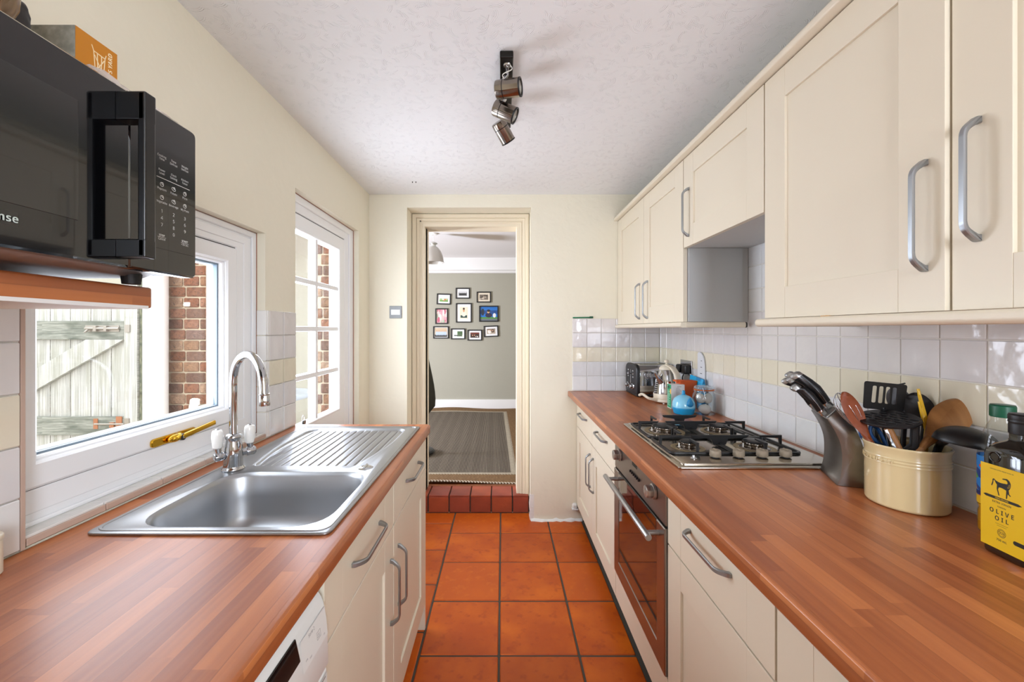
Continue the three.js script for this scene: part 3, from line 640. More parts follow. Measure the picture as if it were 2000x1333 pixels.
{
  const y0 = 1.421, y1 = 1.681, d0 = 0.235, d1 = 0.733, X = -0.549;
  const t = thing('microwave', 'black microwave oven with a number keypad on the wooden wall shelf', 'microwave', [-0.74, 1.403, -(d0 + d1) / 2]);
  obj('body', box(-0.905, X - 0.022, y0 + 0.004, y1 - 0.003, d0 + 0.004, d1 - 0.004, 0.006, 2), M.blackSatin, t);
  obj('underside', plateZ([[-0.90, y0 + 0.004], [X - 0.024, y0 + 0.004], [X - 0.05, y0 - 0.006], [-0.86, y0 - 0.006]], d0 + 0.02, d1 - 0.05, 0.003), M.steelBrushed, t, 'bare metal underside');
  const dr = obj('door', [plateX(roundPoly(rect(d0, y0, 0.600, y1), [0.012, 0.001, 0.001, 0.012], 5), X - 0.022, X, 0.003)], M.blackGloss, t);
  obj('window', box(X - 0.003, X + 0.0006, y0 + 0.05, y1 - 0.055, d0 + 0.05, 0.528, 0.0005), phy({ color: '#1b1b1a', roughness: 0.12, clearcoat: 0.7, clearcoatRoughness: 0.03 }), dr, 'dark mesh window');
  const logo = canvas(512, 128, (c, w, h) => { c.clearRect(0, 0, w, h); c.fillStyle = '#b9c4bd'; c.font = 'bold 92px sans-serif'; c.textAlign = 'right'; c.fillText('Hisense', w - 8, 94); });
  obj('logo', print(0.066, 0.0165, [X + 0.0008, y0 + 0.033, -0.431], 'x'), std({ map: logo, roughness: 0.3, transparent: true }), dr, 'pale lettering');
  // handle: two posts and a grip standing off the door
  obj('handle', [
    box(X - 0.001, X + 0.042, 1.628, 1.669, 0.579, 0.598, 0.002), box(X - 0.001, X + 0.042, 1.4325, 1.459, 0.579, 0.598, 0.002), box(X + 0.0305, X + 0.042, 1.4325, 1.669, 0.579, 0.598, 0.003),
  ], phy({ color: '#0b0b0c', roughness: 0.28, clearcoat: 0.2 }), dr);
  const cp = obj('control_panel', plateX(roundPoly(rect(0.602, y0, d1, y1), [0.001, 0.010, 0.012, 0.001], 5), X - 0.022, X - 0.0005, 0.003), M.blackGloss, t);
  const keys = canvas(512, 1138, (c, w, h) => {
    c.fillStyle = '#0a0a0c'; c.fillRect(0, 0, w, h);
    c.fillStyle = '#15161b'; c.beginPath(); c.roundRect(60, 90, 380, 120, 45); c.fill();
    c.fillStyle = c.strokeStyle = '#d9dad6'; c.textAlign = 'center'; c.font = '27px sans-serif';
    const cols = [118, 252, 388], L = [[['Cooking', 'Time'], ['Time', 'Defrost'], ['Weight', 'Defrost']], [['Power', 'Level'], ['Clock', 'Setting'], ['Kitchen', 'Timer']]];
    L.forEach((r, i) => r.forEach((p, j) => { c.fillText(p[0], cols[j], 296 + i * 131); c.fillText(p[1], cols[j], 325 + i * 131); }));
    c.fillRect(60, 487, 390, 5);
    const names = [['Popcorn', 'Potato', 'Pizza'], ['Vegetable', 'Beverage', 'My Plate']]; c.lineWidth = 5;
    names.forEach((r, i) => r.forEach((n, j) => { const y = 548 + i * 120; c.beginPath(); if (j === 1) c.ellipse(cols[j], y, 22, 15, 0.3, 0, 7); else c.arc(cols[j], y, 18, 0, 7); c.stroke(); c.beginPath(); c.arc(cols[j] + 6, y - 10, 9, 0, 7); c.stroke(); c.fillText(n, cols[j], y + 52); }));
    c.font = '44px sans-serif'; ['123', '456', '789', ' 0 '].forEach((r, i) => [...r].forEach((n, j) => n !== ' ' && c.fillText(n, cols[j], 806 + i * 63)));
    c.font = 'bold 27px sans-serif'; c.fillText('STOP', cols[0], 1024); c.fillText('START', cols[2], 1024); c.fillRect(72, 1031, 92, 3); c.fillRect(340, 1031, 96, 3); c.font = '27px sans-serif'; c.fillText('Cancel', cols[0], 1058); c.fillText('+30 Sec', cols[2], 1058);
  });
  obj('keypad', print(0.09, 0.2, [X + 0.0003, 1.56, -0.682], 'x'), phy({ map: keys, roughness: 0.1, clearcoat: 0.6, clearcoatRoughness: 0.02 }), cp, 'printed white keypad');
  for (const [x, d] of [[-0.60, 0.66], [-0.60, 0.29], [-0.86, 0.66], [-0.86, 0.29]]) obj('foot', cyl([x, 1.4032, -d], [x, y0, -d], 0.012, 0.014, 16), M.blackMatt, t);
}
// things on the microwave
{
  const t = thing('cardboard_box', 'orange and grey cardboard box with pale lettering on top of the microwave', 'box', [-0.72, 1.6815, -0.66]);
  const x1 = -0.655, d0 = 0.625, d1 = 0.694, y = 1.682, Y = 1.797;
  obj('carton', box(-0.775, x1, y, Y, d0, d1, 0.001), std({ roughness: 0.8, map: tex(128, 128, (u, v, px, py) => { const n = nFine(u, v) * 0.6 + nMid(u * 2, v * 2) * 0.4; return mix3([96, 92, 80], [168, 163, 148], n); }, true, [9, 9]) }), t);
  const side = canvas(256, 420, (c, w, h) => {
    c.fillStyle = '#c17a12'; c.fillRect(0, 0, w, h);
    c.strokeStyle = '#efd9b0'; c.lineWidth = 6; c.translate(16, -106); c.beginPath(); c.moveTo(78, 150); c.lineTo(90, 180); c.lineTo(160, 185); c.lineTo(168, 160); c.moveTo(90, 180); c.lineTo(100, 300); c.lineTo(150, 302); c.lineTo(160, 185); c.moveTo(95, 200); c.lineTo(150, 290); c.moveTo(155, 200); c.lineTo(104, 290); c.moveTo(112, 185); c.lineTo(115, 300); c.moveTo(138, 185); c.lineTo(138, 300); c.stroke();
    c.translate(-16, 106); c.save(); c.translate(222, 24); c.rotate(-Math.PI / 2); c.fillStyle = '#efe0c0'; c.font = 'bold 36px sans-serif'; c.textAlign = 'right'; c.fillText("BREWER'S YARD", 0, 0); c.restore();
  });
  obj('printed_end', print(d1 - d0 - 0.001, Y - y - 0.001, [x1 + 0.0006, (y + Y) / 2, -(d0 + d1) / 2], 'x'), std({ map: side, roughness: 0.55 }), t, 'orange printed end');
}
function crumple(w, h, d, s, bulge = 0.25) {                     // a soft crumpled packet, base at y = 0
  const g = new THREE.SphereGeometry(0.5, 40, 26), p = g.attributes.position, n1 = fbm(5, 5, 3, s), n2 = fbm(9, 9, 3, s + 5);
  for (let i = 0; i < p.count; i++) {
    let x = p.getX(i) * 2, y = p.getY(i) * 2, z = p.getZ(i) * 2; const q = (a) => Math.sign(a) * Math.pow(Math.abs(a), 0.55);
    const u = Math.atan2(z, x) / 6.2832 + 0.5, v = y * 0.5 + 0.5, k = 1 + bulge * (n1(u, v) - 0.5) + 0.18 * (n2(u, v) - 0.5);
    p.setXYZ(i, q(x) * k * w / 2, Math.max(0, (q(y) * (1 + 0.3 * (n1(u + 0.3, v) - 0.5)) + 1) * h / 2), q(z) * k * d / 2);
  }
  g.computeVertexNormals(); return g;
}
{
  const t = thing('bread_bag', 'brown crumpled bag on the near end of the microwave top', 'bag', [-0.665, 1.6815, -0.47]);
  obj('loaf', crumple(0.13, 0.15, 0.10, 51).translate(-0.665, 1.6815, -0.462), std({ map: tex(128, 128, (u, v) => mix3([92, 52, 22], [168, 112, 62], clamp((nMid(u, v) - 0.25) * 2, 0, 1)), true, [3, 2]), roughness: 0.7 }), t);
  obj('wrapper', crumple(0.142, 0.17, 0.116, 57, 0.4).translate(-0.668, 1.6815, -0.462), phy({ color: '#c9a67c', roughness: 0.12, transmission: 0.75, thickness: 0, clearcoat: 0.4 }), t, 'clear film wrapper');
  obj('dark_neck', crumple(0.06, 0.10, 0.04, 61).translate(-0.675, 1.6818, -0.548), std({ color: '#1c1815', roughness: 0.4 }), t);
}
{
  const t = thing('plastic_film', 'strip of crumpled clear film in front of the orange box on the microwave', 'film', [-0.59, 1.6815, -0.66]);
  const rings = []; seed = 21;
  for (let i = 0; i <= 16; i++) { const d = 0.585 + i * 0.0085, h = 0.025 + 0.006 * Math.sin(i * 1.3) * rnd() + (i < 6 ? 0.004 : 0), x = -0.583 + rr(-0.006, 0.006); rings.push([[x - 0.03, 1.6815, -d], [x - 0.024, 1.6815 + h * 0.9, -d], [x - 0.008, 1.6815 + h, -d], [x + 0.012, 1.6815 + h * 0.5, -d], [x + 0.02, 1.6815, -d]]); }
  obj('film', loft(rings), phy({ color: '#efe6de', roughness: 0.15, transmission: 0.55, thickness: 0, clearcoat: 0.5 }), t);
}
// bunch of keys hanging in the garden door
{
  const t = thing('key', 'black-headed door key hanging from the lock of the white garden door', 'key', [-0.96, 0.86, -1.92]);
  obj('ring', new THREE.TorusGeometry(0.012, 0.0012, 8, 28).rotateY(Math.PI / 2).translate(-0.955, 0.905, -1.955), M.chrome, t);
  obj('key_head', [extr(roundPoly(rect(-0.009, -0.016, 0.009, 0.016), 0.008), 0.004, [-0.957, 0.876, -1.955], dzA, yB, xC, 0.001)], M.blackSatin, t);
  obj('fob', [cyl([-0.958, 0.883, -1.968], [-0.952, 0.883, -1.968], 0.012, 0.012, 18, 0.002)], M.chrome, t);
  obj('key_blade', [box(-0.9705, -0.958, 0.873, 0.879, 1.952, 1.956, 0.0005)], M.chrome, t);
}
// edge of a cream appliance at the left border of the picture
{
  const t = thing('canister', 'small cream canister cut off by the left edge, beside the wall tiles', 'canister', [-0.894, Wl, -0.70]);
  obj('body', lathe([[0, 0], [0.022, 0], [0.0245, 0.003], [0.0245, 0.058], [0.023, 0.061], [0, 0.061]], -0.894, Wl, -0.70, 32), M.cream, t);
  obj('lid', lathe([[0.0245, 0.061], [0.0255, 0.062], [0.0255, 0.068], [0.023, 0.071], [0, 0.072]], -0.894, Wl, -0.70, 32), M.cream, t);
}

// ---------------------------------------------------------------- right run
{
  const t = thing('worktop', 'long wood-strip worktop on the right with the gas hob set into it', 'worktop', [0.77, Wl - 0.038, -1.1]);
  const hole = roundPoly(rect(0.556, 1.262, 1.03, 1.808), 0.01, 3);
  obj('board', plateY([[0.467, -0.75], [1.0915, -0.75], [1.0915, 2.839], [0.467, 2.839]], Wl - 0.038, Wl, 0, [hole]), M.wood, t);
  obj('front_edge', plateZ(worktopProfile(0.453, 0.4675, 1), -0.75, 2.839, 0), M.woodEdge, t, 'rounded front edge');
}
function rightCabinet(label, d0, d1, doors, drawers) {
  const t = thing('base_cabinet', label, 'cabinet', [FX, 0, -(d0 + d1) / 2]);
  obj('carcass', [box(FX + 0.0205, FX + 0.56, 0.12, 0.862, d0 + 0.001, d0 + 0.018, 0), box(FX + 0.0205, FX + 0.56, 0.12, 0.862, d1 - 0.018, d1 - 0.001, 0), box(FX + 0.0205, FX + 0.56, 0.12, 0.138, d0 + 0.018, d1 - 0.018, 0)], M.creamEdge, t);
  for (const [a, b, h] of drawers) addDrawer(t, FX, 1, a + 0.0015, b - 0.0015, 0.664, 0.861, (a + b) / 2, 0.775, M.handle);
  for (const [a, b, h] of doors) addDoor(t, FX, 1, a + 0.0015, b - 0.0015, 0.112, 0.659, h ? [h, 0.50] : null, M.handle, 0.19);
  obj('plinth', box(FX + 0.05, FX + 0.065, 0.002, 0.119, d0, d1, 0), M.plinthDark, t);
  return t;
}
rightCabinet('cream double cabinet with two drawers at the far end of the right run', 1.865, 2.842, [[1.865, 2.357, 2.315], [2.357, 2.842, 2.402]], [[1.865, 2.357], [2.357, 2.842]]);
rightCabinet('cream drawer and door cabinet to the near side of the oven', 0.772, 1.276, [[0.772, 1.276, 0.82]], [[0.772, 1.276, 0]]);
rightCabinet('nearest cream cabinet of the right run, in the lower right corner', 0.26, 0.769, [[0.26, 0.769, 0.30]], [[0.26, 0.769, 0]]);
// oven
{
  const d0 = 1.281, d1 = 1.861, x = FX - 0.004, t = thing('oven', 'built-in stainless steel oven with dark glass door below the hob', 'oven', [FX, 0, -1.57]);
  obj('casing', box(FX + 0.02, FX + 0.54, 0.25, 0.861, d0, d1, 0.002), M.blackSatin, t);
  const cp = obj('control_panel', box(x, FX + 0.02, 0.711, 0.861, d0, d1, 0.003, 2), M.ovenSteel, t);
  const dr = obj('door', ringX(d0, d1, 0.240, 0.704, 0.068, x - 0.004, FX + 0.02, 0.003), M.ovenSteel, t);
  obj('glass', box(x - 0.0015, FX + 0.012, 0.305, 0.66, d0 + 0.066, d1 - 0.066, 0.0005), M.ovenGlass, dr, 'dark reflecting oven glass');
  obj('glass_top', box(x - 0.0048, x, 0.640, 0.7035, d0 + 0.07, d1 - 0.07, 0.0005), M.ovenGlass, dr);
  const bar = obj('handle', [cyl([x - 0.048, 0.668, -(d0 + 0.015)], [x - 0.048, 0.668, -(d1 - 0.015)], 0.0105, 0.0105, 24, 0.002)], M.steelBrushed, dr, 'round steel handle bar');
  for (const d of [d0 + 0.05, d1 - 0.05]) obj('handle_post', [cyl([x - 0.047, 0.668, -d], [x - 0.003, 0.668, -d], 0.0075, 0.0085, 18)], M.steelBrushed, dr);
  for (const d of [1.375, 1.775]) {
    const k = obj('knob', [cyl([x - 0.001, 0.785, -d], [x - 0.010, 0.785, -d], 0.026, 0.0255, 32, 0.002), cyl([x - 0.010, 0.785, -d], [x - 0.032, 0.785, -d], 0.0215, 0.0205, 32, 0.003)], M.knobMetal, cp);
    obj('pointer', box(x - 0.0326, x - 0.0315, 0.79, 0.804, d - 0.001, d + 0.001, 0), M.blackSatin, k);
  }
  const disp = canvas(256, 128, (c, w, h) => { c.fillStyle = '#1b1a1a'; c.fillRect(0, 0, w, h); c.fillStyle = '#c9c4bd'; c.font = '26px sans-serif'; for (let i = 0; i < 3; i++) c.fillText('--:--', 20 + i * 78, 70); });
  obj('clock', print(0.06, 0.032, [x - 0.0006, 0.812, -1.585], '-x'), phy({ map: disp, roughness: 0.1 }), cp);
  for (let i = 0; i < 6; i++) obj('button', cyl([x, 0.765, -(1.53 + i * 0.02)], [x - 0.006, 0.765, -(1.53 + i * 0.02)], 0.0055, 0.005, 14, 0.001), M.blackSatin, cp);
  obj('pilot_light', cyl([x, 0.825, -1.775], [x - 0.002, 0.825, -1.775], 0.003), std({ color: '#7d1c1c', roughness: 0.3 }), cp);
  obj('vent_gap', box(FX + 0.006, FX + 0.02, 0.7035, 0.712, d0, d1, 0), M.blackMatt, t);
}
{
  const t = thing('plinth_panel', 'cream panel between the oven door and the floor', 'panel', [FX, 0.112, -1.57]);
  obj('board', box(FX, FX + 0.019, 0.112, 0.2345, 1.279, 1.862, 0.0012), M.cream, t);
  obj('support', box(FX + 0.05, FX + 0.065, 0.002, 0.112, 1.279, 1.862, 0), M.plinthDark, t);
}
// gas hob
{
  const x0 = 0.537, x1 = 1.052, d0 = 1.243, d1 = 1.827, y = Wl, t = thing('gas_hob', 'stainless steel gas hob with four burners and black pan supports', 'hob', [0.79, Wl, -1.535]);
  obj('tray', [plateY(roundPoly(rect(x0, d0, x1, d1), 0.012, 4), y + 0.0002, y + 0.008, 0.0035, [], 3), plateY(roundPoly(rect(x0 + 0.016, d0 + 0.016, x1 - 0.016, d1 - 0.016), 0.014, 4), y + 0.006, y + 0.0145, 0.004, [], 3), plateY(roundPoly(rect(0.56, 1.268, 1.03, 1.80), 0.004, 2), y - 0.03, y + 0.004, 0)], M.hobSteel, t);
  const Y = y + 0.0145;
  for (let i = 0; i < 4; i++) {
    const x = 0.684 + i * 0.0755, k = obj('knob', [cyl([x, Y + 0.004, -1.315], [x, Y + 0.026, -1.315], 0.0175, 0.0168, 30, 0.003), box(x - 0.0022, x + 0.0022, Y + 0.0255, Y + 0.0285, 1.303, 1.327, 0.001)], M.tan, t, 'worn tan control knob');
    obj('collar', [cyl([x, Y - 0.0005, -1.315], [x, Y + 0.0045, -1.315], 0.012, 0.0105, 24, 0.001)], M.blackSatin, k);
  }
  obj('igniter_button', [cyl([0.612, Y - 0.0005, -1.31], [0.612, Y + 0.003, -1.31], 0.010, 0.0085, 20, 0.001), cyl([0.612, Y + 0.003, -1.31], [0.612, Y + 0.010, -1.31], 0.004, 0.0045, 16, 0.001)], M.chrome, t);
  const burners = [[0.645, 1.425, 0.026], [0.878, 1.425, 0.036], [0.655, 1.655, 0.047], [0.872, 1.655, 0.036]];
  for (const [x, d, r] of burners) {
    const b = obj('burner', [lathe([[0, 0], [r + 0.012, 0], [r + 0.008, 0.004], [r - 0.004, 0.006], [r - 0.004, 0.010], [r, 0.011], [r + 0.001, 0.020], [r - 0.003, 0.022], [0, 0.022]], x, Y - 0.0005, -d, 36), ...Array.from({ length: 26 }, (_, k) => { const a = k / 26 * 6.2832; return new THREE.BoxGeometry(0.0035, 0.006, 0.002).rotateY(-a).translate(x + Math.cos(a) * (r + 0.0014), Y + 0.0175, -d + Math.sin(a) * (r + 0.0014)); })], M.nickel, t);
    obj('cap', lathe([[0, 0.006], [r * 0.8, 0.0055], [r - 0.001, 0.003], [r, 0.001], [r - 0.002, 0], [0, 0]], x, Y + 0.022, -d, 36), M.blackEnamel, b, 'black enamel cap');
    obj('heat_ring', lathe([[r + 0.014, 0.0004], [r + 0.03, 0.0004], [r + 0.03, 0.0012], [r + 0.014, 0.0012]], x, Y, -d, 40), std({ color: '#9b8a6a', metalness: 0.6, roughness: 0.5 }), b);
    obj('spark_pin', cyl([x - r - 0.006, Y, -(d - 0.004)], [x - r - 0.006, Y + 0.018, -(d - 0.004)], 0.0018, 0.0018, 8), M.ceramicWhite, b);
  }
  for (const [a, b] of [[1.345, 1.533], [1.545, 1.772]]) {
    const g = [], m = (a + b) / 2, xa = 0.555, xb = 0.984, top = Y + 0.039, low = Y + 0.005;
    const prof = roundPoly([[-0.0045, -0.004], [0.0045, -0.004], [0.0045, 0.004], [-0.0045, 0.004]], 0.0025, 2);
    g.push(sweep(prof, roundPoly(rect(xa, a, xb, b), 0.02, 4).map(([x, d]) => [x, low, -d]), [0, 1, 0], true));
    const bar = (pts) => g.push(sweep(roundPoly([[-0.003, -0.005], [0.003, -0.005], [0.003, 0.005], [-0.003, 0.005]], 0.0015, 2), pts));
    const fin = (pts2, o, A) => g.push(extr(pts2, 0.008, o, A, yB, [A[2], 0, -A[0]], 0.0012));          // a standing web with its own outline
    // long fingers from both ends towards each burner, dropping to the ring at their feet
    fin([[0, 0], [0.008, 0], [0.011, 0.024], [0.075, 0.026], [0.082, 0.033], [0.0, 0.034]], [xa - 0.002, low, -m - 0.003], [1, 0, 0]);
    fin([[0, 0], [-0.008, 0], [-0.011, 0.024], [-0.075, 0.026], [-0.082, 0.033], [0.0, 0.034]], [xb + 0.002, low, -m - 0.003], [1, 0, 0]);
    // the bridge between the burners: a wide wing
    fin([[-0.105, 0.034], [-0.098, 0.026], [-0.03, 0.021], [-0.022, 0.0], [0.022, 0.0], [0.03, 0.021], [0.098, 0.026], [0.105, 0.034]], [0.766, low, -m - 0.003], [1, 0, 0]);
    if (b > 1.6) fin([[-0.075, 0.036], [-0.068, 0.027], [-0.022, 0.020], [-0.016, 0.0], [0.016, 0.0], [0.022, 0.020], [0.068, 0.027], [0.075, 0.036]], [0.766, low, -b + 0.004], [1, 0, 0]);
    g.push(box(0.763, 0.769, low - 0.004, low + 0.008, a, b, 0.001));
    for (const x of [0.65, 0.875]) for (const s of [-1, 1]) {
      const e = s < 0 ? a : b;
      fin([[0, -0.002], [s * 0.008, -0.002], [s * 0.010, 0.024], [s * 0.055, 0.028], [s * 0.060, 0.033], [0, 0.034]].map(([p, q]) => [-p, q]), [x - 0.003, low, -e], [0, 0, -1]);
    }
    obj('pan_support', g, M.blackEnamel, t);
    for (const [x, d] of [[xa, a], [xb, a], [xa, b], [xb, b]]) obj('rubber_foot', cyl([x + (x < 0.7 ? 0.01 : -0.01), Y - 0.0005, -(d + (d === a ? 0.01 : -0.01))], [x + (x < 0.7 ? 0.01 : -0.01), Y + 0.003, -(d + (d === a ? 0.01 : -0.01))], 0.005), M.blackMatt, t);
  }
}

// ---------------------------------------------------------------- wall cabinets
const UX = 0.80, UT = 2.084, UB = 1.364;
function wallCabinet(label, d0, d1, y0, doors, extra, ux = UX) {
  const t = thing('wall_cabinet', label, 'cabinet', [UX, y0, -(d0 + d1) / 2]);
  const xa = ux + 0.0205, xb = 1.088;
  obj('carcass', [box(xa, xb, y0 + 0.001, UT, d0 + 0.0005, d0 + 0.0175, 0), box(xa, xb, y0 + 0.001, UT, d1 - 0.0175, d1 - 0.0005, 0), box(xa, xb, y0 + 0.001, y0 + 0.017, d0 + 0.0175, d1 - 0.0175, 0), box(xa, xb, UT - 0.017, UT, d0 + 0.0175, d1 - 0.0175, 0), box(xb - 0.006, xb, y0 + 0.017, UT - 0.017, d0 + 0.0175, d1 - 0.0175, 0)], M.carcass, t, 'pale grey cabinet sides');
  for (const [a, b, h, L] of doors) addDoor(t, ux, 1, a + 0.0012, b - 0.0012, y0, UT - 0.002, h, M.handle, L ?? 0.192, 0.088, 0.088);
  if (extra) extra(t);
  return t;
}
wallCabinet('cream two-door wall cabinet in the far right corner', 1.812, 2.842, UB, [[1.812, 2.32, [2.255, 1.495], 0.2], [2.32, 2.842, [2.385, 1.495], 0.2]], (t) => obj('side_panel', box(UX + 0.024, 1.06, UB + 0.001, 1.69, 1.806, 1.8125, 0.0006), std({ color: '#c2c4c3', roughness: 0.55 }), t, 'grey side panel'));
wallCabinet('short cream wall cabinet over the hob', 1.252, 1.809, 1.69, [[1.252, 1.809, [1.757, 1.835], 0.2]]);
wallCabinet('large cream wall cabinet to the near side of the hob opening', 0.738, 1.249, UB, [[0.738, 1.249, [0.772, 1.545], 0.2]]);
wallCabinet('cream wall cabinet cut off by the right edge of the picture', 0.218, 0.7365, UB, [[0.218, 0.7365, [0.693, 1.585], 0.2]], null, UX + 0.008);
{
  const t = thing('cornice', 'long cream rounded cornice along the top of the wall cabinets', 'cornice', [0.8, 2.084, -1.5]);
  const p = roundPoly([[0.772, 2.0845], [0.806, 2.0845], [0.84, 2.10], [0.84, 2.118], [0.79, 2.118], [0.770, 2.104]], [0.006, 0, 0, 0.0, 0.014, 0.012], 5);
  obj('moulding', plateZ(p, 0.2, 2.842, 0), M.cream, t);
  obj('cabinet_top', box(0.82, 1.088, 2.085, 2.098, 0.22, 2.842, 0), M.creamEdge, t);
}
const pelP = (x, y) => roundPoly([[x - 0.018, y], [x + 0.016, y], [x + 0.016, y + 0.024], [x - 0.018, y + 0.024]], [0.012, 0.004, 0.002, 0.012], 5);
{
  const t = thing('pelmet', 'cream rounded light pelmet under the far two-door wall cabinet', 'pelmet', [0.8, 1.338, -2.3]);
  obj('front', plateZ(pelP(0.797, 1.3385), 1.79, 2.842, 0), M.cream, t);
  obj('return', extr(roundPoly([[0, 0], [0.026, 0], [0.026, 0.024], [0, 0.024]], [0.010, 0.003, 0.002, 0.010], 5), 0.262, [0.802, 1.3385, -1.786], [0, 0, -1], yB, xC, 0.001), M.cream, t);
  obj('end_cap', extr(roundPoly([[0, 0], [0.026, 0], [0.026, 0.024], [0, 0.024]], 0.008, 4), 0.006, [1.0642, 1.3385, -1.786], [0, 0, -1], yB, xC, 0.001), M.plinthDark, t);
}
{
  const t = thing('pelmet', 'cream rounded light pelmet under the two near wall cabinets', 'pelmet', [0.8, 1.338, -0.75]);
  obj('front', plateZ(pelP(0.797, 1.3385), 0.2, 1.262, 0), M.cream, t);
  obj('return', extr(roundPoly([[0, 0], [0.026, 0], [0.026, 0.024], [0, 0.024]], [0.010, 0.003, 0.002, 0.010], 5), 0.285, [0.8, 1.3385, -1.236], [0, 0, -1], yB, xC, 0.001), M.cream, t);
  for (const d of [0.55, 1.0]) obj('fixing_block', box(0.79, 0.812, 1.3618, 1.3645, d, d + 0.016, 0), std({ color: '#d2a36a', roughness: 0.7 }), t);
}

// ---------------------------------------------------------------- ceiling spotlights
{
  const t = thing('spotlight_bar', 'black ceiling bar with three swivelling dark chrome spotlights', 'lamp', [0.012, 2.271, -1.6]);
  obj('bar', box(-0.010, 0.036, 2.246, 2.2705, 1.375, 1.86, 0.004, 2), M.blackChrome, t);
  const spot = (cx, cy, cd, ang, yaw, L = 0.088, r = 0.0305) => {   // axis: to the right, dropping by ang, turned by yaw away from the camera
    const dir = V(Math.cos(ang) * Math.cos(yaw), -Math.sin(ang), -Math.cos(ang) * Math.sin(yaw)), c = V(cx, cy, -cd);
    const q = new THREE.Quaternion().setFromUnitVectors(V(0, 1, 0), dir), put = (g) => g.applyQuaternion(q).translate(c.x, c.y, c.z);
    const h = L / 2, s = obj('spot_head', put(toCreasedNormals(lathe([[0, -h], [r - 0.004, -h], [r - 0.001, -h + 0.002], [r, -h + 0.006], [r, -h + 0.026], [r - 0.003, -h + 0.0262], [r - 0.003, -h + 0.0285], [r, -h + 0.0287], [r, h - 0.004], [r - 0.001, h], [r - 0.004, h], [r - 0.0045, h - 0.006], [0, h - 0.006]], 0, 0, 0, 40), 0.5)), M.nickel, t);
    obj('front_ring', put(lathe([[r - 0.005, h - 0.002], [r - 0.004, h + 0.001], [r + 0.0006, h + 0.001], [r + 0.0006, h - 0.004]], 0, 0, 0, 40)), M.blackSatin, s);
    obj('groove_shade', put(lathe([[r - 0.0025, -h + 0.0261], [r - 0.0008, -h + 0.0263], [r - 0.0008, -h + 0.0284], [r - 0.0025, -h + 0.0286]], 0, 0, 0, 40)), M.blackSatin, s);  // shadow in the groove, put in as a thin black ring
    obj('bulb', put(lathe([[0, h - 0.0035], [r - 0.008, h - 0.0035], [r - 0.0055, h - 0.0045]], 0, 0, 0, 30)), phy({ color: '#d9d9cf', roughness: 0.15, metalness: 0.3, bumpMap: again(texWave, 8, 8), bumpScale: 0.01 }), s, 'pale lamp face');
    const top = [cx * 0.5 + 0.006, 2.247, -cd];
    obj('arm', [cyl([top[0], 2.247, -cd], [top[0], cy + r + 0.012, -cd], 0.0045, 0.0045, 12), cyl([top[0], 2.247, -cd], [top[0], 2.241, -cd], 0.014, 0.012, 20, 0.001), cyl([top[0], cy + r + 0.016, -cd], [cx - dir.x * 0.02, cy + r * 0.85, -cd], 0.006, 0.007, 12)], M.chrome, s);
    obj('flex', tube([[top[0] + 0.008, 2.247, -cd + 0.004], [top[0] + 0.016, 2.225, -cd + 0.012], [top[0] - 0.016, 2.205, -cd + 0.012], [top[0] - 0.012, cy + r * 0.9, -cd + 0.004], [cx - dir.x * h * 0.8, cy + r * 0.6 + dir.y * -h * 0.5, -cd + 0.004]], 0.0018, 30, 6), phy({ color: '#e5e1d8', roughness: 0.2 }), s);
  };
  spot(0.019, 2.165, 1.415, 0.03, -0.28);
  spot(0.008, 2.160, 1.555, 0.46, -0.12);
  spot(0.002, 2.158, 1.71, 0.80, 0.75);
}
for (const [x, d, side] of [[-0.575, 2.60, 'left'], [-0.553, 2.60, 'right']]) tag(obj('screw', [cyl([x, 2.272, -d], [x, 2.264, -d], 0.0035, 0.002, 10)], M.blackMatt), side + ' one of two tiny dark screws in the ceiling near its far left corner', 'screw', 'dark screws in the ceiling');

// ---------------------------------------------------------------- things on the right worktop
const WY = Wl;
